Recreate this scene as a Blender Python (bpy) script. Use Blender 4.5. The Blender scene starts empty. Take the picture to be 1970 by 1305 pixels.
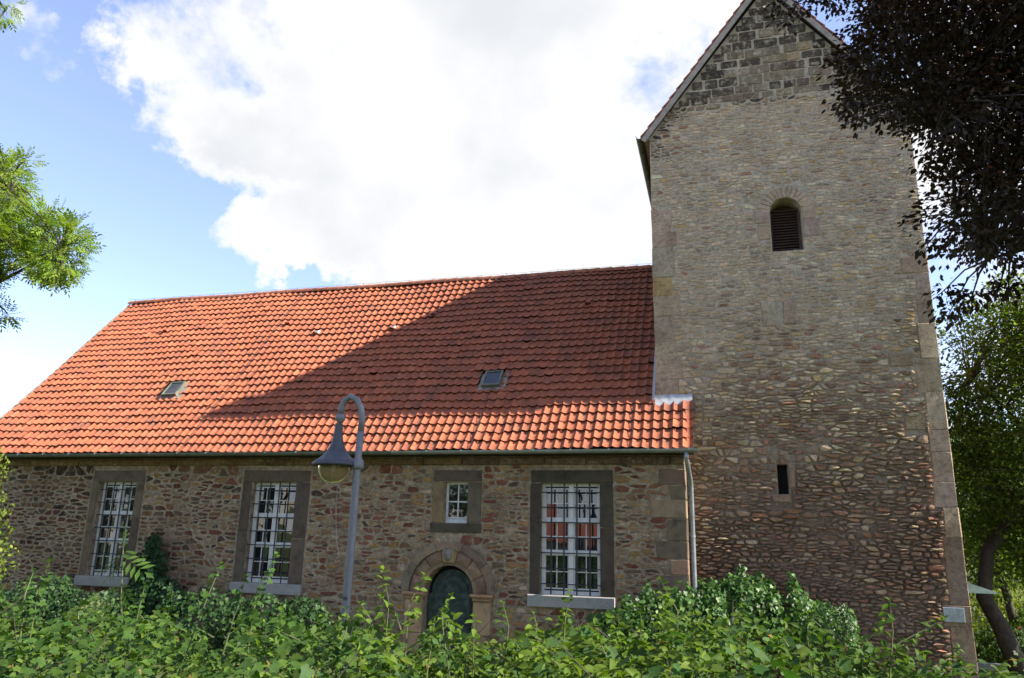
import bpy, math, random
import numpy as np
from mathutils import Vector, Matrix
R = math.radians
rng = np.random.default_rng(7)
random.seed(7)
scn = bpy.context.scene
COL = scn.collection

# ------------------------------------------------------------------ camera
CAM = np.array([0.0, -16.5, 2.8])
YAW, PITCH, ROLL, FPX = R(-15.42), R(14.64), R(1.283), 1460.0
cw = np.array([math.sin(YAW)*math.cos(PITCH), math.cos(YAW)*math.cos(PITCH), math.sin(PITCH)])
cr = np.cross(cw, [0, 0, 1.0]); cr /= np.linalg.norm(cr)
cu = np.cross(cr, cw)
cr, cu = cr*math.cos(ROLL)+cu*math.sin(ROLL), -cr*math.sin(ROLL)+cu*math.cos(ROLL)
cam = bpy.data.objects.new('camera', bpy.data.cameras.new('camera'))
COL.objects.link(cam)
cam.matrix_world = Matrix(((cr[0], cu[0], -cw[0], CAM[0]), (cr[1], cu[1], -cw[1], CAM[1]),
                           (cr[2], cu[2], -cw[2], CAM[2]), (0, 0, 0, 1)))
cam.data.sensor_width = 36.0
cam.data.lens = 36.0*FPX/1970.0
cam.data.clip_end = 2000
scn.camera = cam

def ray(x, y):
    return (x-985.0)/FPX*cr-(y-652.5)/FPX*cu+cw
def at(x, y, Y):
    """the place at depth Y (metres from the church front) seen in direction x, y"""
    d = ray(x, y)
    return CAM+d*((Y-CAM[1])/d[1])
def dirn(x, y):
    d = ray(x, y); return d/np.linalg.norm(d)

# ------------------------------------------------------------------ sky and sun
SUN = np.array([0.796, 0.0075, 0.605]); SUN /= np.linalg.norm(SUN)
scn.view_settings.view_transform = 'Standard'
scn.view_settings.look = 'None'
scn.view_settings.exposure = 1.55
scn.view_settings.gamma = 1.0
scn.view_settings.use_curve_mapping = False
sun = bpy.data.objects.new('sun', bpy.data.lights.new('sun', 'SUN'))
COL.objects.link(sun)
sun.data.energy = 5.0
sun.data.angle = R(0.53)
sun.data.color = (1.0, 0.93, 0.82)
sun.rotation_euler = Vector(SUN).to_track_quat('Z', 'Y').to_euler()

world = bpy.data.worlds.new('World'); scn.world = world
world.use_nodes = True
nt = world.node_tree; nt.nodes.clear()
def N(t, kind, **kw):
    n = t.nodes.new(kind)
    for k, v in kw.items():
        setattr(n, k, v)
    return n
out = N(nt, 'ShaderNodeOutputWorld')
bg = N(nt, 'ShaderNodeBackground'); bg.inputs['Strength'].default_value = 0.112
sky = N(nt, 'ShaderNodeTexSky', sky_type='NISHITA', sun_disc=False)
sky.sun_elevation = math.asin(SUN[2]); sky.sun_rotation = math.atan2(SUN[0], SUN[1])
sky.air_density = 1.0; sky.dust_density = 0.3; sky.ozone_density = 1.5
tc = N(nt, 'ShaderNodeTexCoord')
L = nt.links.new
def vmath(op, a, b):
    n = N(nt, 'ShaderNodeVectorMath', operation=op)
    for i, s in enumerate((a, b)):
        if isinstance(s, tuple): n.inputs[i].default_value = s
        else: L(s, n.inputs[i])
    return n
def fmath(op, a, b=None, c=None):
    n = N(nt, 'ShaderNodeMath', operation=op)
    for i, s in enumerate((a, b, c)):
        if s is None: continue
        if isinstance(s, (int, float)): n.inputs[i].default_value = s
        else: L(s, n.inputs[i])
    return n.outputs[0]
def smap(v, a, b, c=0.0, d=1.0):
    n = N(nt, 'ShaderNodeMapRange', interpolation_type='SMOOTHSTEP')
    L(v, n.inputs['Value'])
    for k, x in zip(('From Min', 'From Max', 'To Min', 'To Max'), (a, b, c, d)):
        n.inputs[k].default_value = x
    return n.outputs['Result']
def noise(vec, scale, detail, rough=0.55, off=(0, 0, 0), dist=0.0):
    m = vmath('ADD', vec, off)
    n = N(nt, 'ShaderNodeTexNoise')
    n.inputs['Scale'].default_value = scale; n.inputs['Detail'].default_value = detail
    n.inputs['Roughness'].default_value = rough; n.inputs['Distortion'].default_value = dist
    L(m.outputs[0], n.inputs['Vector'])
    return n.outputs['Fac']
D = tc.outputs['Generated']
# broad banks of cloud and clear gaps (direction, half-width in degrees, weight)
banks = [((760, 120), 24, .75), ((1050, 330), 22, .6), ((420, 40), 11, .35), ((225, 140), 8.5, .85), ((530, 340), 9.5, .7), ((1900, 620), 20, .5),
         ((75, 75), 4.6, .95), ((185, 602), 2.6, 1.6), ((45, 640), 4.5, .55), ((505, 455), 4.5, .8), ((660, 480), 6, .8),
         ((30, 300), 20, -1.15), ((330, 520), 14, -.75), ((120, 10), 6, -.6), ((1290, 110), 6, -.14), ((1620, 40), 7, -.22)]
wn = N(nt, 'ShaderNodeTexNoise'); wn.inputs['Scale'].default_value = 5.0; wn.inputs['Detail'].default_value = 9; wn.inputs['Roughness'].default_value = .62
L(D, wn.inputs['Vector'])
warp = vmath('MULTIPLY', vmath('SUBTRACT', wn.outputs['Color'], (.5, .5, .5)).outputs[0], (.36, .36, .36))
DW = vmath('NORMALIZE', vmath('ADD', D, warp.outputs[0]).outputs[0], (0, 0, 0)).outputs[0]
cov = fmath('MULTIPLY', fmath('SUBTRACT', noise(D, 1.7, 3, .5, (3.1, .7, 1.9)), .55), 1.6)
for (x, y), deg, w in banks:
    c = dirn(x, y)
    dt = vmath('DOT_PRODUCT', DW, tuple(c)).outputs['Value']
    cov = fmath('ADD', cov, smap(dt, math.cos(R(deg)), 1.0, 0.0, w))
fine = noise(D, 5.0, 10, .60, (1.3, 4.2, .4), .25)
dens = fmath('ADD', cov, fmath('MULTIPLY', fmath('SUBTRACT', fine, .5), 3.0))
mask = fmath('MAXIMUM', smap(dens, -.08, .58), .10)
shade = smap(noise(D, 4.0, 6, .5, (7.7, 2.0, 5.0)), .38, .66)
thick = smap(dens, .2, .95)
ccol = N(nt, 'ShaderNodeMix', data_type='RGBA')
ccol.inputs['A'].default_value = (3.3, 3.3, 3.33, 1); ccol.inputs['B'].default_value = (2.55, 2.62, 2.75, 1)
L(fmath('MULTIPLY', shade, thick), ccol.inputs['Factor'])
skm = N(nt, 'ShaderNodeMix', data_type='RGBA', blend_type='MIX')
tint = N(nt, 'ShaderNodeMix', data_type='RGBA', blend_type='MULTIPLY'); tint.inputs['Factor'].default_value = 1.0
tint.inputs['B'].default_value = (1.0, .93, 1.06, 1); L(sky.outputs[0], tint.inputs['A'])
L(mask, skm.inputs['Factor']); L(tint.outputs['Result'], skm.inputs['A']); L(ccol.outputs['Result'], skm.inputs['B'])
L(skm.outputs['Result'], bg.inputs['Color']); L(bg.outputs[0], out.inputs['Surface'])

# ------------------------------------------------------------------ materials
def mat(name, build):
    m = bpy.data.materials.new(name); m.use_nodes = True
    t = m.node_tree; t.nodes.clear()
    build(t); return m
def tnoise(t, scale, detail=4, rough=.6, vec=None, stretch=None):
    n = N(t, 'ShaderNodeTexNoise')
    n.inputs['Scale'].default_value = scale; n.inputs['Detail'].default_value = detail; n.inputs['Roughness'].default_value = rough
    g = N(t, 'ShaderNodeNewGeometry')
    if stretch:
        v = N(t, 'ShaderNodeVectorMath', operation='MULTIPLY'); v.inputs[1].default_value = stretch
        t.links.new(g.outputs['Position'], v.inputs[0]); t.links.new(v.outputs[0], n.inputs['Vector'])
    else:
        t.links.new(g.outputs['Position'], n.inputs['Vector'])
    return n.outputs['Fac']
def tramp(t, fac, stops):
    r = N(t, 'ShaderNodeValToRGB')
    e = r.color_ramp.elements
    while len(e) < len(stops): e.new(0.5)
    for el, (p, c) in zip(e, stops):
        el.position = p; el.color = tuple(c)+((1,) if len(c) == 3 else ())
    t.links.new(fac, r.inputs[0]); return r.outputs[0]
def tmix(t, fac, a, b, mode='MIX'):
    n = N(t, 'ShaderNodeMix', data_type='RGBA', blend_type=mode)
    for key, s in (('Factor', fac), ('A', a), ('B', b)):
        if isinstance(s, (int, float)): n.inputs[key].default_value = s
        elif isinstance(s, tuple): n.inputs[key].default_value = s+((1,) if len(s) == 3 else ())
        else: t.links.new(s, n.inputs[key])
    return n.outputs['Result']
def tbump(t, h, strength, dist):
    b = N(t, 'ShaderNodeBump'); b.inputs['Strength'].default_value = strength; b.inputs['Distance'].default_value = dist
    t.links.new(h, b.inputs['Height']); return b.outputs[0]
def surf(t, col, rough=.85, normal=None, metal=0.0, spec=.35, **kw):
    p = N(t, 'ShaderNodeBsdfPrincipled'); o = N(t, 'ShaderNodeOutputMaterial')
    if isinstance(col, tuple): p.inputs['Base Color'].default_value = col+(1,)
    else: t.links.new(col, p.inputs['Base Color'])
    if isinstance(rough, (int, float)): p.inputs['Roughness'].default_value = rough
    else: t.links.new(rough, p.inputs['Roughness'])
    p.inputs['Metallic'].default_value = metal; p.inputs['Specular IOR Level'].default_value = spec
    if normal is not None: t.links.new(normal, p.inputs['Normal'])
    t.links.new(p.outputs[0], o.inputs[0]); return p
def attr(t, name='col'):
    a = N(t, 'ShaderNodeAttribute'); a.attribute_name = name; return a.outputs['Color']

def tower_mortar_col(t):
    g = N(t, 'ShaderNodeNewGeometry'); s = N(t, 'ShaderNodeSeparateXYZ'); t.links.new(g.outputs['Position'], s.inputs[0])
    a = N(t, 'ShaderNodeMath', operation='MULTIPLY_ADD'); a.inputs[1].default_value = 5.0
    t.links.new(tnoise(t, 1.1, 5, .65), a.inputs[0]); t.links.new(s.outputs['Z'], a.inputs[2])
    mr = N(t, 'ShaderNodeMapRange'); mr.inputs['From Min'].default_value = 5.4; mr.inputs['From Max'].default_value = 10.2
    t.links.new(a.outputs[0], mr.inputs['Value'])
    n = tnoise(t, 10, 8, .75)
    lo = tramp(t, n, [(.28, (.085, .060, .044)), (.5, (.205, .147, .108)), (.72, (.40, .295, .225))])
    hi = tramp(t, n, [(.28, (.34, .28, .20)), (.5, (.61, .52, .385)), (.7, (.77, .68, .53))])
    return tmix(t, mr.outputs[0], lo, hi)
def nave_mortar_col(t):
    c = tramp(t, tnoise(t, 9, 9, .78), [(.28, (.13, .098, .062)), (.48, (.32, .258, .178)), (.68, (.60, .525, .40))])
    big = tramp(t, tnoise(t, .9, 4, .6), [(.35, (.72, .69, .64)), (.6, (1.08, 1.06, 1.02))])
    return tmix(t, 1.0, c, big, 'MULTIPLY')
def stone_mat(mcol, lo, hi):
    def b(t):
        c = attr(t)
        v = tramp(t, tnoise(t, 11, 8, .74), [(.27, (.42, .39, .36)), (.5, (1, 1, 1)), (.74, (1.35, 1.32, 1.25))])
        c = tmix(t, 1.0, c, v, 'MULTIPLY')
        big = tramp(t, tnoise(t, 1.3, 5, .65), [(.3, (.72, .69, .66)), (.6, (1.08, 1.08, 1.08))])
        c = tmix(t, 1.0, c, big, 'MULTIPLY')
        sp = tramp(t, tnoise(t, 55, 3, .7), [(.32, (.6, .58, .55)), (.48, (1, 1, 1))])
        c = tmix(t, .8, c, sp, 'MULTIPLY')
        smear = tramp(t, tnoise(t, 6.0, 9, .80), [(lo, (0, 0, 0)), (hi, (1, 1, 1))])     # lime smeared over the faces
        c = tmix(t, smear, c, mcol(t))
        surf(t, c, .93, tbump(t, tnoise(t, 34, 8, .75), 1.0, .07), spec=.15)
    return b
def m_dressed(t):
    c = attr(t)
    v = tramp(t, tnoise(t, 3.5, 9, .72), [(.28, (.42, .40, .38)), (.5, (1, 1, 1)), (.72, (1.28, 1.22, 1.12))])
    c = tmix(t, 1.0, c, v, 'MULTIPLY')
    h = tnoise(t, 60, 5, .7)
    surf(t, c, .9, tbump(t, h, .45, .012), spec=.2)
def m_tile(t):
    c = attr(t)
    v = tramp(t, tnoise(t, 9, 6, .65), [(.3, (.66, .62, .6)), (.5, (1, 1, 1)), (.75, (1.16, 1.15, 1.12))])
    c = tmix(t, 1.0, c, v, 'MULTIPLY')
    soot = tramp(t, tnoise(t, 2.6, 9, .8), [(.45, (0, 0, 0)), (.64, (1, 1, 1))])
    c = tmix(t, tmix(t, .72, (0, 0, 0), soot), c, (.10, .062, .046))
    lich = tramp(t, tnoise(t, 34, 4, .7), [(.60, (0, 0, 0)), (.70, (.6, .6, .6))])
    c = tmix(t, lich, c, (.16, .13, .09))
    moss = tramp(t, tnoise(t, 5.5, 8, .8), [(.66, (0, 0, 0)), (.73, (.8, .8, .8))])
    c = tmix(t, moss, c, (.075, .07, .03))
    surf(t, c, .85, tbump(t, tnoise(t, 70, 4, .6), .35, .012), spec=.2)
def m_leaf(gloss=.35, trans=.45, tint=(1.25, 1.35, .5), spec=.45):
    def b(t):
        c = attr(t)
        v = tramp(t, tnoise(t, 22, 3, .6), [(.3, (.75, .78, .75)), (.6, (1.12, 1.1, 1.05))])
        c = tmix(t, 1.0, c, v, 'MULTIPLY')
        p = N(t, 'ShaderNodeBsdfPrincipled'); t.links.new(c, p.inputs['Base Color'])
        p.inputs['Roughness'].default_value = gloss; p.inputs['Specular IOR Level'].default_value = spec
        tr = N(t, 'ShaderNodeBsdfTranslucent')
        t.links.new(tmix(t, 1.0, c, tint, 'MULTIPLY'), tr.inputs['Color'])
        mx = N(t, 'ShaderNodeMixShader'); mx.inputs[0].default_value = trans
        t.links.new(p.outputs[0], mx.inputs[1]); t.links.new(tr.outputs[0], mx.inputs[2])
        o = N(t, 'ShaderNodeOutputMaterial'); t.links.new(mx.outputs[0], o.inputs[0])
    return b
def plain(col, rough=.6, metal=0.0, var=.25, sc=12, bump=0.0, spec=.4):
    def b(t):
        lo = tuple(x*(1-var) for x in col); hi = tuple(min(1, x*(1+var)) for x in col)
        c = tramp(t, tnoise(t, sc, 6, .65), [(.3, lo), (.7, hi)])
        surf(t, c, rough, tbump(t, tnoise(t, sc*5, 4, .6), bump, .01) if bump else None, metal, spec)
    return b
M = {}
def add(name, b): M[name] = mat(name, b)
add('stone', stone_mat(nave_mortar_col, .53, .65)); add('tower_stone', stone_mat(tower_mortar_col, .51, .63)); add('dressed', m_dressed); add('tile', m_tile)
add('nave_mortar', lambda t: surf(t, nave_mortar_col(t), .95, tbump(t, tnoise(t, 30, 8, .78), 1.0, .06), spec=.12))
def m_towermortar(t): surf(t, tower_mortar_col(t), .95, tbump(t, tnoise(t, 26, 8, .78), 1.0, .08), spec=.12)
add('tower_mortar', m_towermortar); add('worn_dressed', stone_mat(tower_mortar_col, .60, .74))
add('ivy', m_leaf(.45, .22, (1.2, 1.5, .45), .22)); add('leaf', m_leaf(.6, .42, (1.25, 1.35, .5), .12)); add('hedge_ivy', m_leaf(.58, .28, (1.2, 1.5, .45), .14)); add('beech', m_leaf(.5, .2, (1.5, .7, .5), .3))
add('bark', plain((.048, .038, .03), .95, var=.5, sc=9, bump=.8)); add('stem', plain((.085, .10, .035), .85, var=.35))
add('white_paint', plain((.60, .60, .57), .55, var=.16, sc=6)); add('iron', plain((.03, .032, .036), .55, var=.4, sc=30))
add('sill_stone', plain((.27, .26, .235), .85, var=.12, sc=8, bump=.25)); add('zinc', plain((.30, .32, .33), .45, .75, var=.25, sc=5))
add('mossy_zinc', plain((.13, .14, .105), .7, .25, var=.4, sc=4)); add('lead', plain((.40, .41, .42), .6, .35, var=.3, sc=11))
add('lamp_blue', plain((.052, .056, .066), .5, .1, var=.3)); add('lamp_grey', plain((.165, .168, .172), .55, .3, var=.15))
add('board', plain((.30, .26, .22), .85, var=.3, sc=7, bump=.3)); add('louvre', plain((.085, .05, .038), .8, var=.35))
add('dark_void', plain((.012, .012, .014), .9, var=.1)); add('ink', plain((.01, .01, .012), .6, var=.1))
add('underlay', plain((.04, .03, .026), .95, var=.3)); add('copper_green', plain((.34, .46, .40), .6, .15, var=.2, sc=6))
add('dull_lead', plain((.22, .21, .19), .8, .2, var=.35, sc=9)); add('plaque', plain((.30, .33, .35), .35, .5, var=.25, sc=14)); add('render_wall', plain((.62, .60, .55), .9, var=.1, sc=3))
add('slate', plain((.16, .165, .175), .7, var=.3, sc=8)); add('red_roof', plain((.33, .10, .06), .8, var=.3, sc=6))
def m_door(t):
    c = tramp(t, tnoise(t, 7, 7, .7), [(.3, (.018, .030, .027)), (.5, (.045, .066, .057)), (.72, (.10, .135, .115))])
    surf(t, c, .55, tbump(t, tnoise(t, 24, 6, .75, stretch=(1, 1, 2.2)), .9, .03), .3, .4)
add('bronze', m_door)
def m_glass(t):
    p = surf(t, (.010, .012, .014), .02, tbump(t, tnoise(t, 3.0, 2, .5), .05, .02), 0, .5); p.inputs['IOR'].default_value = 1.9
add('glass', m_glass)
def m_amber(t):
    p = surf(t, (.52, .42, .22), .12, None, 0, .5); p.inputs['Transmission Weight'].default_value = .75; p.inputs['IOR'].default_value = 1.12
add('amber_glass', m_amber)
def m_ground(t):
    c = tramp(t, tnoise(t, 3.5, 8, .7), [(.3, (.035, .05, .016)), (.5, (.07, .095, .028)), (.72, (.13, .12, .06))])
    surf(t, c, .95, tbump(t, tnoise(t, 40, 6, .7), .7, .05), spec=.1)
add('ground', m_ground)

# ------------------------------------------------------------------ builders
WORLD_INV = {}
def place(o, parent, loc=(0, 0, 0), M4=None):
    """link o, keep world placement under its parent"""
    COL.objects.link(o)
    w = M4 if M4 is not None else Matrix.Translation(Vector(loc))
    if parent is not None:
        o.parent = parent; o.matrix_parent_inverse = WORLD_INV[parent.name]
    o.matrix_basis = w
    WORLD_INV[o.name] = w.inverted()
    return o
def thing(name, label, cat, loc, group=None):
    e = bpy.data.objects.new(name, None); e.empty_display_size = .3
    place(e, None, tuple(float(v) for v in loc))
    e['label'] = label; e['category'] = cat
    if group: e['group'] = group
    return e
def mesh(name, V, F, cols=None, smooth=False):
    me = bpy.data.meshes.new(name)
    V = np.asarray(V, dtype=np.float32)
    if isinstance(F, np.ndarray):
        k = F.shape[1]; n = F.shape[0]
        me.vertices.add(len(V)); me.vertices.foreach_set('co', V.ravel())
        me.loops.add(n*k); me.loops.foreach_set('vertex_index', F.astype(np.int32).ravel())
        me.polygons.add(n); me.polygons.foreach_set('loop_start', np.arange(0, n*k, k, dtype=np.int32))
        me.polygons.foreach_set('loop_total', np.full(n, k, dtype=np.int32))
        me.update(calc_edges=True)
    else:
        me.from_pydata([tuple(map(float, v)) for v in V], [], F); me.update()
    if cols is not None:
        a = me.attributes.new('col', 'FLOAT_COLOR', 'POINT')
        c = np.ones((len(V), 4), np.float32); c[:, :3] = cols
        a.data.foreach_set('color', c.ravel())
    if smooth:
        me.polygons.foreach_set('use_smooth', np.ones(len(me.polygons), bool))
    return me
def obj(name, V, F, m, parent=None, cols=None, smooth=False, origin=None, kind=None, label=None):
    V = np.asarray(V, dtype=float)
    o0 = np.zeros(3) if origin is None else np.asarray(origin, float)
    o = bpy.data.objects.new(name, mesh(name, V-o0, F, cols, smooth))
    o.data.materials.append(M[m])
    place(o, parent, tuple(o0))
    if kind: o['kind'] = kind
    if label: o['label'] = label
    return o
BOXF = [(0, 1, 3, 2), (4, 6, 7, 5), (0, 4, 5, 1), (2, 3, 7, 6), (0, 2, 6, 4), (1, 5, 7, 3)]
def box(x0, x1, y0, y1, z0, z1):
    return [(x, y, z) for x in (x0, x1) for y in (y0, y1) for z in (z0, z1)], BOXF
class MB:
    def __init__(s): s.V = []; s.F = []; s.C = []
    def add(s, V, F, c=None):
        n = len(s.V); s.V.extend([tuple(v) for v in V]); s.F.extend([tuple(i+n for i in f) for f in F])
        s.C.extend([c if c is not None else (1, 1, 1)]*len(V)); return s
    def box(s, *a, c=None): return s.add(*box(*a), c=c)
    def build(s, name, m, parent=None, smooth=False, origin=None, kind=None, label=None):
        return obj(name, s.V, s.F, m, parent, np.array(s.C), smooth, origin, kind, label)
def tube(P, rad, n=6, cap=True):
    P = [np.asarray(p, float) for p in P]
    if isinstance(rad, (int, float)): rad = [rad]*len(P)
    V = []; F = []
    up = None
    for i, p in enumerate(P):
        d = P[min(i+1, len(P)-1)]-P[max(i-1, 0)]; d = d/(np.linalg.norm(d)+1e-9)
        if up is None:
            up = np.cross(d, [0.31, 0.2, 0.93]); up /= np.linalg.norm(up)
        up = up-d*np.dot(up, d); up /= np.linalg.norm(up)+1e-9
        s = np.cross(d, up)
        for k in range(n):
            a = 2*math.pi*k/n
            V.append(p+rad[i]*(math.cos(a)*up+math.sin(a)*s))
    for i in range(len(P)-1):
        for k in range(n):
            F.append((i*n+k, i*n+(k+1) % n, (i+1)*n+(k+1) % n, (i+1)*n+k))
    if cap:
        F.append(tuple(range(n-1, -1, -1))); F.append(tuple(range((len(P)-1)*n, len(P)*n)))
    return V, F
def lathe(prof, n=28, c=(0, 0, 0)):
    V = []; F = []
    for r, z in prof:
        for k in range(n):
            a = 2*math.pi*k/n; V.append((c[0]+r*math.cos(a), c[1]+r*math.sin(a), c[2]+z))
    for i in range(len(prof)-1):
        for k in range(n):
            F.append((i*n+k, i*n+(k+1) % n, (i+1)*n+(k+1) % n, (i+1)*n+k))
    return V, F
def scatter(tv, tf, mats, cols):
    """copies of a template (n,3)+(faces as one array) at 4x4 matrices"""
    tv = np.asarray(tv, float); tf = np.asarray(tf, int); k = len(mats)
    V = np.einsum('kij,nj->kni', mats[:, :3, :3], tv)+mats[:, None, :3, 3]
    F = (tf[None]+(np.arange(k)*len(tv))[:, None, None]).reshape(-1, tf.shape[1])
    C = np.repeat(np.asarray(cols, float), len(tv), axis=0)
    return V.reshape(-1, 3), F, C

# ---- masonry -------------------------------------------------------------------
def stone_poly(P, prot, r, gap, rnd=1.0):
    """one rough stone from its outline (x, z), face towards -y; outline pulled in by the joint and rounded"""
    P = np.asarray(P, float); c = P.mean(0)
    D_ = np.linalg.norm(P-c, axis=1, keepdims=True)+1e-6
    P = c+(P-c)*np.clip(1-gap*.75/D_, .45, 1)
    Q = []
    for i in range(len(P)):
        p, q = P[i], P[(i+1) % len(P)]
        e = r.uniform(.16, .30)*rnd; Q += [p+(q-p)*e, p+(q-p)*(1-r.uniform(.16, .30)*rnd)]
    Q = np.array(Q)
    keep = [i for i in range(len(Q)) if np.linalg.norm(Q[i]-Q[i-1]) > .006]
    Q = Q[keep]; n = len(Q)
    if n < 4: return None
    dl = np.linalg.norm(Q-c, axis=1, keepdims=True)+1e-6
    size = math.sqrt(abs(np.sum(Q[:, 0]*np.roll(Q[:, 1], -1)-Q[:, 1]*np.roll(Q[:, 0], -1)))/2)
    I = c+(Q-c)*np.clip(1-min(.02, .16*size)/dl, .3, 1)
    tilt = r.uniform(-.25, .25, 2)*prot/size
    dep = -prot*r.uniform(.65, 1.0, n)+((I-c)@tilt)
    V = [(x, .025, z) for x, z in Q]+[(I[i, 0], dep[i], I[i, 1]) for i in range(n)]+[(c[0]+r.uniform(-.1, .1)*size, -prot*r.uniform(.85, 1.25), c[1]+r.uniform(-.1, .1)*size)]
    F = []
    for i in range(n):
        j = (i+1) % n
        F.append((i, j, n+j)); F.append((i, n+j, n+i)); F.append((n+i, n+j, 2*n))
    return np.array(V), F, size
def clip_half(P, nrm, d):
    out_ = []; k = len(P)
    for i in range(k):
        a, b = P[i], P[(i+1) % k]; fa = a[0]*nrm[0]+a[1]*nrm[1]-d; fb = b[0]*nrm[0]+b[1]*nrm[1]-d
        if fa <= 0: out_.append(a)
        if fa*fb < 0:
            t = fa/(fa-fb); out_.append((a[0]+t*(b[0]-a[0]), a[1]+t*(b[1]-a[1])))
    return out_
def cells(seeds, kx=.34):
    """joint lines between stones: nearest-seed cells, squeezed along the courses, kept inside each seed's own bay"""
    S = np.array([(s[0]*kx, s[1]) for s in seeds]); outp = []
    order = np.argsort(S[:, 1]); zs = S[order, 1]
    for i, s in enumerate(seeds):
        lo, hi = np.searchsorted(zs, (S[i, 1]-.75, S[i, 1]+.75)); cand = order[lo:hi]
        d2 = ((S[cand]-S[i])**2).sum(1); cand = cand[np.argsort(d2)[1:20]]
        P = [((s[0]-s[2]*1.1)*kx, s[1]-s[3]*1.1), ((s[0]+s[2]*1.1)*kx, s[1]-s[3]*1.1), ((s[0]+s[2]*1.1)*kx, s[1]+s[3]*1.1), ((s[0]-s[2]*1.1)*kx, s[1]+s[3]*1.1)]
        P = clip_half(P, (-1, 0), -s[4]*kx); P = clip_half(P, (1, 0), s[5]*kx)
        for j in cand:
            if len(P) < 3: break
            n_ = S[j]-S[i]; P = clip_half(P, n_, float(n_@(S[j]+S[i])/2))
        outp.append([(x/kx, z) for x, z in P] if len(P) >= 3 else None)
    return outp
def courses(x0, x1, z0, z1, hs, ws, holes, r, split=.35, wob=.03, drop=.08):
    """seeds of uneven rubble courses; holes(z) -> closed x intervals; gives (x, z, w, h, bay0, bay1)"""
    outp = []; z = z0; ph = r.uniform(0, 6, 3)
    while z < z1-.03:
        H = r.uniform(*hs(z)); H = min(H, z1-z)
        iv = [(x0, x1)]
        for (a, b) in sorted(holes(z+H*.15)+holes(z+H*.85)):
            nx = []
            for (p, q) in iv:
                if b <= p or a >= q: nx.append((p, q)); continue
                if a > p+.04: nx.append((p, a))
                if b < q-.04: nx.append((b, q))
            iv = nx
        for p, q in iv:
            x = p
            while x < q-.02:
                wmin, wmax = ws(z)
                w = wmin*(wmax/wmin)**r.random()
                if q-x-w < wmin*.7: w = q-x
                wb = wob*(math.sin(x*1.1+ph[0]+z)+.6*math.sin(x*2.7+ph[1]+z*2.3))+r.normal(0, .05*H)
                xc = x+w/2+r.normal(0, .06)*w
                if r.random() < split:
                    k = r.uniform(.3, .7); dx = r.uniform(-.3, .3)*w
                    outp.append((min(max(xc+dx, p+.01), q-.01), z+H*k/2+wb, w, H*k, p, q)); outp.append((min(max(xc-dx*.5, p+.01), q-.01), z+H*(k+1)/2+wb, w, H*(1-k), p, q))
                elif r.random() > drop or w == q-p:
                    outp.append((min(max(xc, p+.01), q-.01), z+H/2+wb, w, H, p, q))
                x += w
        z += H
    return [(a, b, max(w, .1), max(h, .08), p, q) for a, b, w, h, p, q in outp]
def masonry(parent, seeds, face, palette, prot, r, gap, limit=300, stuffname='rubble_masonry', flat=None, m='stone'):
    """largest stones become parts, the rest one mesh; face(V) -> world"""
    res = []
    for s, P in zip(seeds, cells(seeds)):
        if P is None: continue
        x, z = s[0], s[1]
        if flat is not None and flat(x, z):
            w, h = s[2]/2, s[3]/2; a, b = max(x-w, s[4]), min(x+w, s[5])
            P = [(a, z-h+r.uniform(-.01, .01)), (b, z-h+r.uniform(-.01, .01)), (b, z+h+r.uniform(-.01, .01)), (a, z+h+r.uniform(-.01, .01))]
        rnd = 1.0 if flat is None or not flat(x, z) else .3
        q = stone_poly(P, prot(x, z, r), r, gap(x, z, r), rnd)
        if q is not None: res.append((q[2], face(q[0]), q[1], palette(x, z, r)))
    res.sort(key=lambda t: -t[0]); mb = MB()
    for i, (sz, W, F, c) in enumerate(res):
        if i < limit: obj('stone', W, F, m, parent, np.array([c]*len(W)), origin=W.mean(0))
        else: mb.add(W, F, c)
    if mb.V: mb.build(stuffname, m, parent, kind='stuff')
def block(x0, x1, z0, z1, yf, yb, ch=.012, jit=.009, r=rng):
    """dressed block, front towards -y, chamfered front edge"""
    j = lambda: r.uniform(-jit, jit)
    V = [(x0, yb, z0), (x1, yb, z0), (x1, yb, z1), (x0, yb, z1)]
    V += [(x0+j(), yf+ch, z0+j()), (x1+j(), yf+ch, z0+j()), (x1+j(), yf+ch, z1+j()), (x0+j(), yf+ch, z1+j())]
    V += [(x0+ch, yf+j(), z0+ch), (x1-ch, yf+j(), z0+ch), (x1-ch, yf+j(), z1-ch), (x0+ch, yf+j(), z1-ch)]
    F = []
    for k in (0, 4):
        for i in range(4):
            jn = (i+1) % 4; F.append((k+i, k+jn, k+4+jn, k+4+i))
    F += [(8, 9, 10, 11), (3, 2, 1, 0)]
    return V, F
def dressed(name, parent, x0, x1, z0, z1, yf, yb, col, ch=.012, label=None, g=.006, m='dressed'):
    V, F = block(x0+g, x1-g, z0+g, z1-g, yf, yb, ch)
    V = np.array(V)
    return obj(name, V, F, m, parent, np.array([col]*len(V)), origin=V.mean(0), label=label)
def panel(x0, x1, z0, z1, y, holes):
    """wall sheet in x,z with rectangular holes"""
    xs = sorted({x0, x1, *[h[0] for h in holes], *[h[1] for h in holes]}); zs = sorted({z0, z1, *[h[2] for h in holes], *[h[3] for h in holes]})
    V = []; F = []
    for i in range(len(xs)-1):
        for k in range(len(zs)-1):
            mx, mz = (xs[i]+xs[i+1])/2, (zs[k]+zs[k+1])/2
            if any(h[0] < mx < h[1] and h[2] < mz < h[3] for h in holes): continue
            n = len(V); V += [(xs[i], y, zs[k]), (xs[i+1], y, zs[k]), (xs[i+1], y, zs[k+1]), (xs[i], y, zs[k+1])]; F.append((n, n+1, n+2, n+3))
    return V, F
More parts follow.
